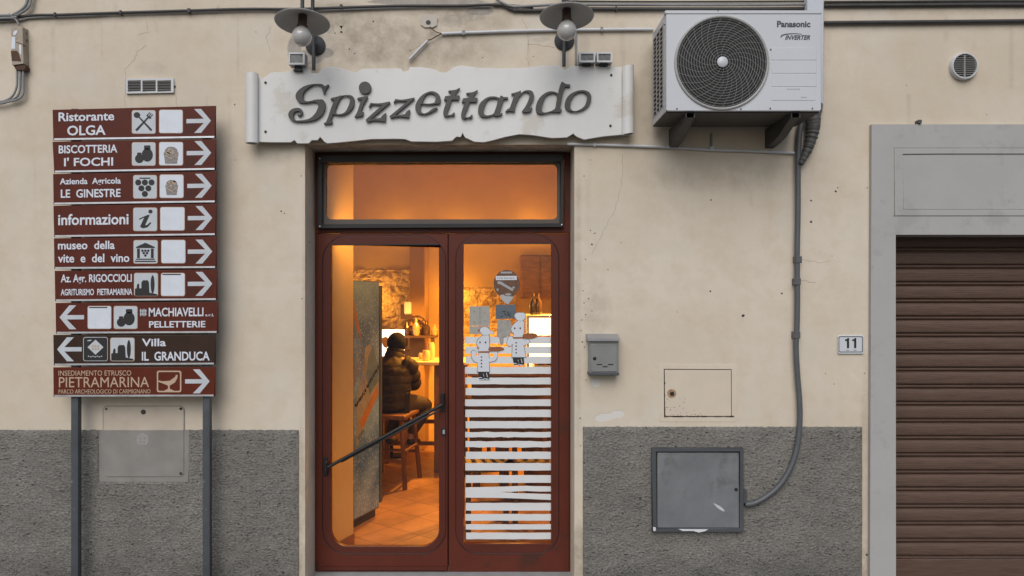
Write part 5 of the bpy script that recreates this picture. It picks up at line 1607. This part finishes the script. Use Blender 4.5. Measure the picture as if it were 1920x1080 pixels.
# drinks fridge with a printed side
f0, f1 = floor_pt(664, 989, IZ + .02), floor_pt(713, 962.5, IZ + .02)
fd = (f1 - f0).normalized(); fn = Vector((-fd.y, fd.x, 0))
ft = ZC + (YC - 526) / S * (f0.y + D) / D
fr = thing("drinks_fridge", (f0 + f1) / 2 + fn * .3, "tall drinks fridge with a blue water drop print on its side", "fridge")
def fbox(name, u0, u1, n0, n1, z0, z1, m, bev=.004, parent=fr):
    b = MB()
    b.box(0, u1 - u0, 0, n1 - n0, 0, z1 - z0, bev)
    for v in b.bm.verts:
        q = f0 + fd * (u0 + v.co.x) + fn * (n0 + v.co.y)
        v.co = Vector((q.x, q.y, z0 + v.co.z))
    return b.build(name, m, parent)
FL = (f1 - f0).length
def fridge_print():
    m = bpy.data.materials.new("fridge_print"); m.use_nodes = True
    N, L = m.node_tree.nodes, m.node_tree.links
    b_ = N["Principled BSDF"]; b_.inputs["Roughness"].default_value = .35
    g = N.new("ShaderNodeTexCoord")
    v = N.new("ShaderNodeTexVoronoi"); v.inputs["Scale"].default_value = 46; L.new(g.outputs["Object"], v.inputs["Vector"])
    n = N.new("ShaderNodeTexNoise"); n.inputs["Scale"].default_value = 3.2; n.inputs["Detail"].default_value = 5; L.new(g.outputs["Object"], n.inputs["Vector"])
    r = N.new("ShaderNodeValToRGB")
    r.color_ramp.elements[0].position, r.color_ramp.elements[1].position = .36, .62
    r.color_ramp.elements[0].color, r.color_ramp.elements[1].color = (.035, .13, .36, 1), (.20, .36, .66, 1)
    L.new(n.outputs[0], r.inputs[0])
    r2 = N.new("ShaderNodeValToRGB"); r2.color_ramp.elements[0].position, r2.color_ramp.elements[1].position = .20, .36
    r2.color_ramp.elements[0].color, r2.color_ramp.elements[1].color = (1, 1, 1, 1), (0, 0, 0, 1)
    L.new(v.outputs["Distance"], r2.inputs[0])
    n2 = N.new("ShaderNodeTexNoise"); n2.inputs["Scale"].default_value = 7; L.new(g.outputs["Object"], n2.inputs["Vector"])
    ml = N.new("ShaderNodeMath"); ml.operation = 'MULTIPLY'; L.new(r2.outputs[0], ml.inputs[0]); L.new(n2.outputs[0], ml.inputs[1])
    x = N.new("ShaderNodeMix"); x.data_type = 'RGBA'; x.inputs[7].default_value = (.55, .66, .85, 1)
    L.new(ml.outputs[0], x.inputs["Factor"]); L.new(r.outputs[0], x.inputs[6]); L.new(x.outputs[2], b_.inputs["Base Color"])
    return m
M_fr = fridge_print()
fbox("fridge_body", 0, FL, .012, .60, IZ + .06, ft, M_cabframe)
side = fbox("printed_side", .004, FL - .012, .004, .0115, IZ + .075, ft - .004, M_fr, .001)
fbox("door_edge", FL + .001, FL + .035, .0, .60, IZ + .10, ft - .03, M_cabframe, .006)
fbox("plinth", .02, FL - .02, .03, .55, IZ, IZ + .06, M_black)
def fpoly(pts, lev, m, name):
    """flat printed shape on the fridge's side: u from 0 to 1 across, height in metres"""
    b = MB()
    A = [b.bm.verts.new(f0 + fd * (u * FL) + fn * (.004 - lev) + Vector((0, 0, z - IZ - .02))) for u, z in pts]
    b.bm.faces.new(A)
    r = bmesh.ops.extrude_face_region(b.bm, geom=b.bm.faces[:])
    bmesh.ops.translate(b.bm, vec=fn * .003, verts=[v for v in r["geom"] if isinstance(v, bmesh.types.BMVert)])
    return b.build(name, m, side)
M_blue = mat("print_blue", (.10, .17, .26), .4, var=.3, vscale=20)
M_pale = mat("print_pale", (.30, .29, .27), .4, var=.2, vscale=20)
M_or = mat("print_orange", (.42, .17, .05), .4, var=.2, vscale=20)
zz = lambda py, u: ZC - (py - YC) / S * (1.219 + .08 * u)      # height on the side for a photo row
fpoly([(.1, zz(756, .1)), (.45, zz(650, .45)), (.62, zz(645, .6)), (.95, zz(690, .95)), (.95, zz(735, .95)), (.1, zz(840, .1))], .0004, M_pale, "printed_shape")
fpoly([(.55, zz(668, .5)), (.72, zz(650, .7)), (.97, zz(690, .97)), (.97, zz(712, .97)), (.6, zz(740, .6)), (.45, zz(705, .45))], .0008, M_blue, "printed_shape")
fpoly([(0.02, zz(560, 0)), (.12, zz(590, .1)), (.3, zz(640, .3)), (.12, zz(618, .1)), (.02, zz(600, 0))], .0004, M_or, "printed_shape")
b = MB()
for k_ in range(4):
    rad = .03 + .024 * k_
    pts = [f0 + fd * (FL * (.22 + rad * 1.0 * math.cos(t_) * 2.0)) + fn * .003 + Vector((0, 0, zz(700, .2) - IZ - .02 + rad * 1.9 * math.sin(t_))) for t_ in [R(a) for a in range(-60, 220, 14)]]
    b.tube([p - Vector((0, 0, .0)) for p in pts if (p - f0).dot(fd) > .004 and (p - f0).dot(fd) < FL - .016], .004, 6)
b.build("printed_ring", M_pale, side)
b = MB()
for i in range(15):
    u = .06 + .86 * i / 14
    py_ = 762 - 74 * i / 14
    zc_ = zz(py_, u)
    for s_ in (0, 1):
        p = f0 + fd * (FL * (u + .015 * s_)) + fn * .003 + Vector((0, 0, zc_ - IZ - .02 + random.uniform(-.012, .012)))
        b.box(p.x - .004, p.x + .004, p.y - .004, p.y + .004, p.z - .012, p.z + .010, .001)
b.build("printed_dash", M_black, side)
fpoly([(.22, zz(792, .2)), (.30, zz(806, .3)), (.95, zz(738, .95)), (.9, zz(722, .9))], .0009, M_or, "printed_shape")
fpoly([(.12, zz(822, .1)), (.2, zz(827, .2)), (.42, zz(806, .4)), (.3, zz(806, .3))], .0009, M_blue, "printed_shape")


def stool(p, rz, h, label, wd=.36):
    t = thing("bar_stool", (p.x, p.y, IZ), label, "bar stool", "wooden bar stools inside the shop")
    cr, sr = math.cos(rz), math.sin(rz)
    G = lambda x, y, z: Vector((p.x + cr * x - sr * y, p.y + sr * x + cr * y, IZ + z))
    M3 = Matrix.Rotation(rz, 3, 'Z')
    hw = wd / 2
    b = MB(); c = G(0, 0, h - .02); b.box(c.x - hw, c.x + hw, c.y - hw, c.y + hw, c.z - .02, c.z + .02, .012, M3, 2); b.build("seat", M_woodl, t)
    tp, bt = hw - .045, hw + .0
    for sx in (-1, 1):
        for sy in (-1, 1):
            b = MB(); b.tube([G(sx * bt, sy * bt, 0), G(sx * tp, sy * tp, h - .04)], .021, 4); b.build("leg", M_woodl, t)
    f_ = .27 / h
    q = bt + (tp - bt) * f_
    for (a0, a1, zz_) in (((-q, -q), (q, -q), .25), ((q, -q), (q, q), .32), ((q, q), (-q, q), .25), ((-q, q), (-q, -q), .32)):
        b = MB(); b.tube([G(*a0, zz_), G(*a1, zz_)], .014, 6); b.build("rung", M_woodl, t)
    return t
sA = floor_pt(751, 920, IZ); sB = floor_pt(783, 894, IZ)
ctr = Vector(((sA.x + sB.x) / 2 - .14, (sA.y + sB.y) / 2 + .10, 0))
rz = math.atan2(sB.y - sA.y, sB.x - sA.x) - R(90)
ctr = (sA + sB) / 2 + Vector((-math.cos(rz), -math.sin(rz), 0)) * .19
wd_s = (sB - sA).length
stool(ctr, rz, .64, "wooden bar stool the seated person is sitting on", min(.44, wd_s))
s3 = floor_pt(812, 882, IZ)
stool(s3 + Vector((.22, .22, 0)), R(8), .68, "empty wooden bar stool to the right of the seated person", .38)

# person seated with their back to the door
M_jack = mat("jacket_fabric", (.026, .016, .013), .72, spec=.2, var=.25, vscale=8, bump=.3, bscale=40)
M_trou = mat("trouser_cloth", (.040, .026, .020), .8, var=.2)
M_hair = mat("hair_dark", (.009, .007, .006), .95, spec=.1, var=.4, vscale=40, stretch=(1, 1, .2), bump=.5, bscale=90)
M_skin = mat("skin", (.42, .22, .14), .5, var=.06)
M_shoe = mat("shoe_black", (.018, .016, .015), .45)
PYW = R(-9)
pc = ctr + Vector((0, 0, 0))
person = thing("person", (pc.x, pc.y, IZ + .64), "person in a brown puffer jacket seated on a bar stool, back to the door", "person")
cp, sp_ = math.cos(PYW), math.sin(PYW)
def H(x, y, z):
    """person space: x to their right, y forward, z above the floor"""
    return Vector((pc.x + cp * x - sp_ * y, pc.y + sp_ * x + cp * y, IZ + z))
def skin_mesh(name, joints, edges, m, root, sub=2, parent=person, vox=None):
    names = list(joints)
    me = bpy.data.meshes.new(name)
    me.from_pydata([joints[n][0] for n in names], [(names.index(a), names.index(c)) for a, c in edges], [])
    o = bpy.data.objects.new("t", me); COL.objects.link(o)
    o.modifiers.new("s", 'SKIN')
    for n, sv in zip(names, me.skin_vertices[0].data):
        r = joints[n][1]
        sv.radius = r if isinstance(r, tuple) else (r, r)
        sv.use_root = n == root
    if vox:
        r_ = o.modifiers.new("r", 'REMESH'); r_.mode = 'VOXEL'; r_.voxel_size = vox
        sm = o.modifiers.new("m", 'SMOOTH'); sm.iterations = 3
    else:
        sd = o.modifiers.new("d", 'SUBSURF'); sd.levels = sd.render_levels = sub
    dg = bpy.context.evaluated_depsgraph_get()
    me2 = bpy.data.meshes.new_from_object(o.evaluated_get(dg)); bpy.data.objects.remove(o); bpy.data.meshes.remove(me)
    me2.materials.clear(); me2.name = name
    return link_mesh(name, me2, m, parent, True)
HD = H(.02, .17, 1.228)
J = {"pelvis": (H(0, 0, .72), (.13, .10)), "spine": (H(0, .04, .88), (.115, .09)), "chest": (H(0, .09, 1.03), (.13, .09)), "neck": (H(.01, .13, 1.12), .05), "neck2": (H(.015, .155, 1.17), .048)}
E = [("pelvis", "spine"), ("spine", "chest"), ("chest", "neck"), ("neck", "neck2")]
for s_, sd in ((1, "r"), (-1, "l")):
    J.update({"sh" + sd: (H(.155 * s_, .09, 1.06), .048), "el" + sd: (H(.17 * s_, .19, .845), .038), "wr" + sd: (H(.12 * s_, .36, 1.02), .024), "pm" + sd: (H(.11 * s_, .42, 1.06), (.034, .016)), "hp" + sd: (H(.09 * s_, .03, .70), .085), "kn" + sd: (H(.13 * s_ + .13, .38, .66), .056), "an" + sd: (H(.10 * s_ + .03, .22, .36), .036), "ft" + sd: (H(.11 * s_ + .05, .36, .33), .032)})
    E += [("chest", "sh" + sd), ("sh" + sd, "el" + sd), ("el" + sd, "wr" + sd), ("wr" + sd, "pm" + sd), ("pelvis", "hp" + sd), ("hp" + sd, "kn" + sd), ("kn" + sd, "an" + sd), ("an" + sd, "ft" + sd)]
    for i in range(4):
        r_ = H(.11 * s_ + (i - 1.5) * .018, .445, 1.065); m_ = H(.11 * s_ + (i - 1.5) * .02, .475 + .004 * (1.5 - abs(i - 1.5)), 1.068); e_ = H(.11 * s_ + (i - 1.5) * .021, .50 + .006 * (1.5 - abs(i - 1.5)), 1.057)
        for q, (v, rad) in enumerate(((r_, .009), (m_, .0085), (e_, .007))): J["f%s%d%d" % (sd, i, q)] = (v, rad)
        E += [("pm" + sd, "f%s%d0" % (sd, i)), ("f%s%d0" % (sd, i), "f%s%d1" % (sd, i)), ("f%s%d1" % (sd, i), "f%s%d2" % (sd, i))]
    J["t%s0" % sd] = (H(.11 * s_ - .03 * s_, .43, 1.06), .010); J["t%s1" % sd] = (H(.11 * s_ - .048 * s_, .455, 1.06), .0085)
    E += [("pm" + sd, "t%s0" % sd), ("t%s0" % sd, "t%s1" % sd)]
# head: skull, jaw, nose, ears
J.update({"skull": (HD + Vector((0, 0, .015)), (.064, .076)), "crown": (HD + Vector((0, 0, .062)), (.048, .056)), "nose": (H(.02, .265, 1.215), .013), "jaw": (H(.02, .228, 1.155), (.04, .035)), "earr": (H(.092, .165, 1.22), (.012, .022)), "earl": (H(-.052, .165, 1.22), (.012, .022))})
E += [("neck2", "skull"), ("skull", "crown"), ("skull", "nose"), ("skull", "jaw"), ("skull", "earr"), ("skull", "earl")]
body = skin_mesh("body", J, E, M_skin, "pelvis")
# hair: a thick cap over the skull
b = MB(); b.ball((0, 0, 0), .080, .098, .090, 28)
hb_ = b.bm
bmesh.ops.delete(hb_, geom=[v for v in hb_.verts if (v.co.y > .056 and v.co.z < .05) or v.co.z < -.068], context='VERTS')
for v in hb_.verts:
    q = v.co.normalized() * (1 + .035 * mn.noise(v.co * 40))
    v.co = v.co * (1 + .03 * mn.noise(v.co * 45))
    x, y, z = v.co
    v.co = Vector((HD.x + cp * x - sp_ * y, HD.y + sp_ * x + cp * y, HD.z + z + .02))
bmesh.ops.solidify(hb_, geom=hb_.faces[:], thickness=-.008)
b.build("hair", M_hair, person, True)
# jacket: quilted tubes, joined and smoothed into one garment
def puffy(path, r0, r1, nb, amp, flat=1.0, n=20):
    b = MB()
    k_ = nb * 8
    pts, rs = [], []
    for i in range(k_ + 1):
        u = i / k_ * (len(path) - 1); j = min(int(u), len(path) - 2); f = u - j
        pts.append(path[j] * (1 - f) + path[j + 1] * f)
        t_ = i / k_
        rs.append((r0(t_) if callable(r0) else r0 + (r1 - r0) * t_) * (1 - amp + amp * 2 * abs(math.sin(math.pi * nb * t_)) ** .6 - amp))
    b.tube(pts, rs, n)
    return b.bm
jk = MB()
def ring_torso():
    rows = []
    nb, K = 6, 66
    for i in range(K + 1):
        t_ = i / K
        c = H(0, -.015 + .11 * t_ ** 1.3, .66 + .46 * t_)
        wx = (.175 + .02 * math.sin(math.pi * min(1, t_ * 1.2))) * (1 if t_ < .78 else 1 - ((t_ - .78) / .22) ** 1.6 * .55)
        wy = .135 * (1 if t_ < .78 else 1 - ((t_ - .78) / .22) ** 1.6 * .45)
        pf = 1 + .085 * (abs(math.sin(math.pi * nb * t_)) ** .5 - .7)
        row = []
        for j in range(36):
            a = 2 * math.pi * j / 36
            x, y = wx * pf * math.cos(a), wy * pf * math.sin(a)
            fo = 1 + .05 * mn.noise((math.cos(a) * 4, math.sin(a) * 4, t_ * 22))
            row.append(jk.bm.verts.new(c + Vector(((cp * x - sp_ * y) * fo, (sp_ * x + cp * y) * fo, .014 * mn.noise((a * 2, t_ * 9, 1))))))
        rows.append(row)
    for A, B in zip(rows, rows[1:]):
        for j in range(36): jk.bm.faces.new((A[j], A[(j + 1) % 36], B[(j + 1) % 36], B[j]))
    jk.bm.faces.new(rows[0][::-1]); jk.bm.faces.new(rows[-1])
ring_torso()
for s_ in (1, -1):
    jk.merge(puffy([H(.10 * s_, .08, 1.075), H(.165 * s_, .09, 1.04), H(.178 * s_, .14, .94), H(.172 * s_, .20, .845)], .084, .076, 4, .13))
    jk.merge(puffy([H(.170 * s_, .19, .845), H(.150 * s_, .27, .91), H(.125 * s_, .355, 1.015)], .072, .046, 4, .10))
jk.merge(puffy([H(.005, .115, 1.075), H(.015, .15, 1.16), H(.018, .16, 1.19)], .098, .088, 2, .07))
mej = bpy.data.meshes.new("jacket"); bmesh.ops.recalc_face_normals(jk.bm, faces=jk.bm.faces[:]); jk.bm.to_mesh(mej)
o = bpy.data.objects.new("t", mej); COL.objects.link(o)
r_ = o.modifiers.new("r", 'REMESH'); r_.mode = 'VOXEL'; r_.voxel_size = .008
sm_ = o.modifiers.new("m", 'SMOOTH'); sm_.iterations = 2
me2 = bpy.data.meshes.new_from_object(o.evaluated_get(bpy.context.evaluated_depsgraph_get())); bpy.data.objects.remove(o)
me2.materials.clear(); me2.name = "jacket"
link_mesh("jacket", me2, M_jack, person, True)
TJ = {"pelvis": (H(0, .0, .70), (.165, .12))}
TE = []
for s_, sd in ((1, "r"), (-1, "l")):
    TJ.update({"hp" + sd: (H(.095 * s_, .06, .70), .10), "md" + sd: (H(.11 * s_ + .06, .22, .69), .088), "kn" + sd: (H(.13 * s_ + .13, .38, .66), .070), "cf" + sd: (H(.115 * s_ + .08, .30, .51), .060), "an" + sd: (H(.10 * s_ + .03, .23, .385), .048)})
    TE += [("pelvis", "hp" + sd), ("hp" + sd, "md" + sd), ("md" + sd, "kn" + sd), ("kn" + sd, "cf" + sd), ("cf" + sd, "an" + sd)]
skin_mesh("trousers", TJ, TE, M_trou, "pelvis")
for s_ in (1, -1):
    skin_mesh("shoe", {"h": (H(.10 * s_ + .03, .20, .335), (.042, .040)), "m": (H(.105 * s_ + .04, .30, .320), (.044, .030)), "t": (H(.112 * s_ + .055, .395, .312), (.040, .022))}, [("h", "m"), ("m", "t")], M_shoe, "h")

# high bar table in front of the person
tb0 = W(700, 0, 2.62); tb1 = W(880, 0, 2.62)
t = thing("bar_table", ((tb0.x + tb1.x) / 2, 2.85, IZ), "high wooden bar table in front of the seated person", "table")
HT = 1.06
b = MB(); b.box(tb0.x, tb1.x, 2.62, 3.15, IZ + HT - .035, IZ + HT, .005); b.build("table_top", mat("table_top", (.62, .48, .30), .35, var=.1, vscale=6), t)
for x in (tb0.x + .06, (tb0.x + tb1.x) / 2 + .14, tb1.x - .06):
    for y in (2.70, 3.08):
        b = MB(); b.box(x - .025, x + .025, y - .025, y + .025, IZ, IZ + HT - .035, .004); b.build("leg", M_woodl, t)
for z in (.20, .42): 
    b = MB(); b.box(tb0.x + .06, tb1.x - .06, 3.075, 3.085, IZ + z - .02, IZ + z + .02); b.build("crossbar", M_woodm, t)
# lit screen beyond
pS = W(736, 668, 3.35); a, c = W(706, 668, 3.35), W(758, 618, 3.35)
t = thing("screen", ((a.x + c.x) / 2, 3.35, IZ + HT), "glowing white screen beyond the person's left shoulder", "screen")
b = MB(); b.box(a.x, c.x, 3.35, 3.38, a.z, c.z, .004); b.build("screen_panel", mat("screen_glow", (.8, .8, .8), .4, emit=((1, .97, .9), 1.5)), t)
b = MB(); b.poly([(717, 633), (724, 631), (729, 636), (729, 646), (725, 653), (719, 650), (716, 641)], 3.345, 3.352); b.build("screen_picture", mat("screen_dark", (.10, .06, .04), .5, var=.5, vscale=60), t)
m0 = (a.x + c.x) / 2
b = MB(); b.box(m0 - .02, m0 + .02, 3.382, 3.42, IZ + 0, a.z + .1); b.box(m0 - .15, m0 + .15, 3.30, 3.5, IZ, IZ + .02); b.build("stand", M_ironblack, t)
# wall shelf with jars and glasses
a, c = W(748, 634, 3.45), W(818, 626, 3.45)
shelf = thing("wall_shelf", ((a.x + c.x) / 2, 3.6, a.z), "dark wooden shelf crowded with small objects behind the person", "shelf")
b = MB(); b.box(a.x, c.x, 3.45, 3.699, a.z, a.z + .025, .003); b.build("board", M_woodd, shelf)
for x in (a.x + .05, c.x - .05):
    b = MB(); b.box(x - .012, x + .012, 3.46, 3.699, a.z - .10, a.z, .002); b.build("bracket", M_woodd, shelf)
M_jar = mat("glazed_jar", (.42, .28, .14), .25, var=.3, vscale=20, coat=.4)
M_jard = mat("dark_bottle", (.05, .028, .018), .2, var=.3, coat=.5)
random.seed(5)
xx = a.x + .03; i = 0
KINDS_ = ["dark squat jar", "pale glazed jug", "dark tall bottle", "ochre pot", "brown wine bottle", "cream jar", "dark round flask", "pale cup", "small brown bottle"]
while xx < c.x - .03:
    r = random.uniform(.026, .045); h = random.uniform(.09, .19)
    dk = i % 2 == 0
    b = MB(); b.lathe((xx + r, 3.53 + random.uniform(-.03, .05), a.z + .026), [(r * .8, 0), (r, h * .15), (r, h * .55), (r * .4, h * .75), (r * .35, h), (.001, h)], n=16)
    tag(b.build("jar", M_jard if dk else M_jar, smooth=True), KINDS_[i % 9] + " on the wall shelf, %s" % (["at its left end", "second from the left", "third from the left", "in the middle left", "in the middle", "in the middle right", "third from the right", "second from the right", "at its right end"][min(i, 8)]), "jar", "objects on the wall shelf")
    xx += 2 * r + random.uniform(.01, .03); i += 1
b = MB(); p = W(782, 612, 3.62)
b.tube([p + Vector((.11 * math.cos(2 * math.pi * j / 30), 0, .11 * math.sin(2 * math.pi * j / 30))) for j in range(30)], .012, 6, closed=True)
for i in range(4):
    an = math.pi * i / 4; b.tube([p + Vector((-.11 * math.cos(an), 0, -.11 * math.sin(an))), p + Vector((.11 * math.cos(an), 0, .11 * math.sin(an)))], .008, 5)
tag(b.build("wheel_ornament", M_woodd), "small spoked wheel ornament hung above the shelf", "ornament")
a, c = W(751, 592, 3.6), W(758, 570, 3.6)
t = thing("glow_box", ((a.x + W(772, 0, 3.6).x) / 2, 3.6, W(0, 600, 3.6).z), "dark framed box with a faintly emissive pane on the pillar above the shelf", "glow box")
b = MB(); b.pbox(751, 756.5, 571, 598, 3.60, 3.69); b.pbox(756.5, 772, 590, 599, 3.60, 3.69); b.build("glow_box_frame", M_woodd, t)
b = MB(); b.pbox(757.5, 770, 566, 589, 3.61, 3.69, .01); b.build("glow_box_pane", mat("pane_glow", (.9, .7, .4), .4, emit=((1, .62, .22), .45)), t)  # emission gives a yellowish patch, no bright source stands there
# cups on the bar table
for (px, dy, lab, hh) in ((799, .12, "pale cup at the left on the bar table", .10), (808, .2, "tall pale jug on the bar table", .17), (792, .3, "low cream bowl far back on the bar table", .06)):
    p = W(px, 600, 2.62 + dy)
    b = MB(); b.lathe((p.x, 2.62 + dy, IZ + HT + .001), [(.03, 0), (.04, hh * .3), (.038, hh * .7), (.03, hh), (.026, hh), (.032, hh * .6), (.001, hh * .2)], n=18)
    tag(b.build("cup", mat("cup_" + str(px), (.62, .48, .28), .3), smooth=True), lab, "crockery")

# counter, display case and chairs seen between the white strips
cx0, cx1 = W(884, 0, 1.95).x, W(1002, 0, 1.95).x
t = thing("bar_counter", ((cx0 + cx1) / 2, 2.1, IZ), "dark wooden bar counter behind the striped door leaf", "counter")
b = MB(); b.box(cx0, cx1, 1.95, 2.50, IZ + .40, IZ + .99, .006); b.build("cabinet", M_woodd, t)
b = MB(); b.box(cx0 - .03, cx1 + .03, 1.92, 2.53, IZ + .992, IZ + 1.03, .006); b.build("counter_top", M_woodm, t)
for x in (cx0 + .04, (cx0 + cx1) / 2, cx1 - .04):
    for y in (1.99, 2.46):
        b = MB(); b.box(x - .03, x + .03, y - .03, y + .03, IZ, IZ + .40, .004); b.build("leg", M_woodd, t)
def chair(x, y, rz, label):
    t = thing("slat_chair", (x, y, IZ), label, "chair", "dark wooden chairs near the door")
    cr, sr = math.cos(rz), math.sin(rz)
    M3 = Matrix.Rotation(rz, 3, 'Z')
    def bb(nm, lx, ly, z0, z1, sx, sy):
        b = MB(); q = Vector((x + cr * lx - sr * ly, y + sr * lx + cr * ly, 0)); b.box(q.x - sx / 2, q.x + sx / 2, q.y - sy / 2, q.y + sy / 2, IZ + z0, IZ + z1, .004, M3); b.build(nm, M_woodd, t)
    bb("seat", 0, 0, .42, .455, .38, .38)
    for lx in (-.17, .17):
        bb("leg", lx, -.17, 0, .42, .035, .035); bb("leg", lx, .17, 0, .86, .035, .035)
    bb("top_rail", 0, .17, .78, .86, .30, .025)
    for lx in (-.1, -.033, .033, .1): bb("slat", lx, .17, .457, .78, .03, .012)
    bb("stretcher", 0, -.17, .18, .21, .30, .02)
q = floor_pt(915, 985, IZ); chair(q.x, q.y + .05, R(10), "left dark wooden slatted chair behind the striped glass")
q = floor_pt(985, 985, IZ); chair(q.x + .06, q.y + .1, R(-12), "right dark wooden slatted chair behind the striped glass")
dx0, dx1 = W(988, 0, 2.1).x, W(1062, 0, 2.1).x
dz0, dz1 = W(0, 690, 2.1).z, W(0, 596, 2.1).z
t = thing("display_case", ((dx0 + dx1) / 2, 2.35, IZ), "bright lit food display case behind the upper chef cut-out", "display case")
b = MB(); b.box(dx0, dx1, 2.1, 2.6, IZ, dz0 - .03, .006); b.build("base_cabinet", M_woodm, t)
b = MB(); b.box(dx0, dx1, 2.1, 2.6, dz0 - .029, dz0, .004); b.box(dx0, dx1, 2.1, 2.6, dz1, dz1 + .025, .004)
for x in (dx0 + .01, dx1 - .01):
    for y in (2.11, 2.59): b.box(x - .009, x + .009, y - .009, y + .009, dz0, dz1)
b.build("case_frame", M_alu, t)
b = MB(); b.box(dx0 + .02, dx1 - .02, 2.570, 2.582, dz0 + .01, dz1 - .01); b.build("light_panel", mat("case_glow", (.9, .9, .85), .4, emit=((1, .78, .42), 2.2)), t)
b = MB(); b.box(dx0 + .02, dx1 - .02, 2.13, 2.56, (dz0 + dz1) / 2 - .004, (dz0 + dz1) / 2 + .004); b.build("glass_shelf", glass_mat("case_glass", (.95, .95, .9)), t)
M_food = mat("baked_food", (.45, .20, .06), .7, var=.5, vscale=60)
for (lev, lab) in ((dz0 + .001, "food tray on the lower level of the lit display case"), ((dz0 + dz1) / 2 + .005, "food tray on the glass shelf of the lit display case")):
    t = thing("food_tray", ((dx0 + dx1) / 2, 2.28, lev), lab, "tray", "trays in the display case")
    b = MB(); b.box(dx0 + .06, dx1 - .06, 2.16, 2.44, lev, lev + .012, .003); b.build("tray_base", M_alu, t)
    for q in range(5):
        b = MB(); b.ball((dx0 + .10 + (dx1 - dx0 - .2) * q / 4, 2.26 + .05 * (q % 2), lev + .03), .042, .05, .022, 12); b.build("pastry", M_food, t, True)
for (px, lab) in ((1000, "left dark bottle standing on top of the lit display case"), (1009, "right dark bottle standing on top of the lit display case")):
    p = W(px, 600, 2.2)
    b = MB(); b.lathe((p.x, 2.2, dz1 + .026), [(.03, 0), (.033, .01), (.033, .11), (.012, .15), (.012, .19), (.001, .19)], n=14)
    tag(b.build("bottle", M_jard, smooth=True), lab, "bottle", "bottles on the display case")

# ---------------------------------------------------------------- lamps inside the shop (each with its own light)
def bulb_light(name, loc, w_, r=.06, parent=None):
    l = bpy.data.lights.new(name, 'POINT'); l.energy = w_; l.color = WARM; l.shadow_soft_size = r
    o = bpy.data.objects.new(name, l); COL.objects.link(o)
    o.location = Vector(loc) - (Vector(parent.location) if parent else Vector())
    if parent: o.parent = parent
    return o
M_glow = mat("lamp_glow", (.9, .7, .4), .4, emit=((1, .6, .2), 5))
def sconce(loc, w_, label):
    t = thing("wall_sconce", loc, label, "wall lamp", "warm wall lamps inside the shop")
    b = MB(); b.lathe(loc, [(.05, .0), (.07, .10), (.066, .10), (.046, .004)], n=20); b.build("lamp_shade", M_shade, t, True)
    b = MB(); b.ball((loc[0], loc[1], loc[2] + .08), .035); b.build("bulb", M_glow, t, True)
    b = MB(); b.tube([(loc[0], loc[1], loc[2] + .01), (loc[0], loc[1] + .12, loc[2] + .01)], .012, 8); b.build("arm", M_lampmetal, t)
    bulb_light("lamp_light", (loc[0], loc[1] - .0, loc[2] + .17), w_, .05, t)
zs_ = lambda py, y: ZC + (YC - py) / S * (D + y) / D
y_s = 3.95
for px, w_, lab in ((742, 2.0, "left warm wall lamp at the back of the shop"), (1000, 2.6, "right warm wall lamp at the back of the shop"), (862, 1.6, "middle warm wall lamp at the back of the shop")):
    p = W(px, 445, y_s); sconce((p.x, y_s, p.z - .06), w_, lab)
for px, py, w_, lab in ((694, 588, 5, "added hidden low lamp brightening the stone cladding beside the drinks fridge"), (850, 575, 6, "added hidden low lamp brightening the back wall behind the middle door stile")):  # unseen lamps added to brighten the cladding and the pillar
    p = W(px, py, y_s); sconce((p.x, y_s, p.z - .06), w_, lab)
# batten behind the transom bar lights the entry
p0, p1 = W(640, 437, .34), W(1010, 437, .34)
t = thing("batten_lamp", ((p0.x + p1.x) / 2, .34, p0.z), "warm tube lamp fixed behind the transom bar inside the door", "lamp")
b = MB(); b.box(p0.x, p1.x, .295, .335, p0.z - .02, p0.z + .02, .004); b.build("housing", M_housing, t)
b = MB(); b.tube([(p0.x + .02, .352, p0.z), (p1.x - .02, .352, p0.z)], .014, 10); b.build("tube", M_glow, t, True)
l = bpy.data.lights.new("tube_light", 'AREA'); l.shape = 'RECTANGLE'; l.size = p1.x - p0.x - .06; l.size_y = .03; l.energy = 7.5; l.color = WARM
o = bpy.data.objects.new("tube_light", l); COL.objects.link(o); o.parent = t
o.location = Vector(((p0.x + p1.x) / 2, .372, p0.z)) - t.location; o.rotation_euler = (R(90), 0, 0)
# added pendants, hidden by the door stiles, to brighten the bar and floor
for (px, y, w_, lab) in ((848, 2.75, 215, "added pendant over the bar table, hidden by the middle door stile"), (1052, 2.2, 150, "added pendant over the display case, hidden by the right door stile")):
    zb = zs_(500, y); x = W(px, 0, y).x; zr = zs_(428, y)
    b = MB(); b.tube([(-2.99, y, zr), (2.39, y, zr)], .012, 8)  # rail added out of view to hang the pendant from
    tag(b.build("added_rail", M_black), "unseen black rail carrying the " + lab, "rail")
    t = thing("added_pendant", (x, y, zb), lab, "pendant lamp", "added pendant lamps inside the shop")
    b = MB(); b.tube([(x, y, zb + .1), (x, y, zr)], .004, 6); b.build("cord", M_black, t)
    b = MB(); b.lathe((x, y, zb), [(.02, .11), (.05, .09), (.06, .03), (.055, .03), (.04, .08), (.018, .1)], n=20); b.build("lamp_shade", M_lampmetal, t, True)
    b = MB(); b.ball((x, y, zb + .03), .03); b.build("bulb", M_glow, t, True)
    l = bpy.data.lights.new("lamp_light", 'SPOT'); l.energy = w_; l.color = WARM; l.shadow_soft_size = .05; l.spot_size = R(158); l.spot_blend = .5
    o = bpy.data.objects.new("lamp_light", l); COL.objects.link(o); o.parent = t; o.location = (0, 0, -.03)
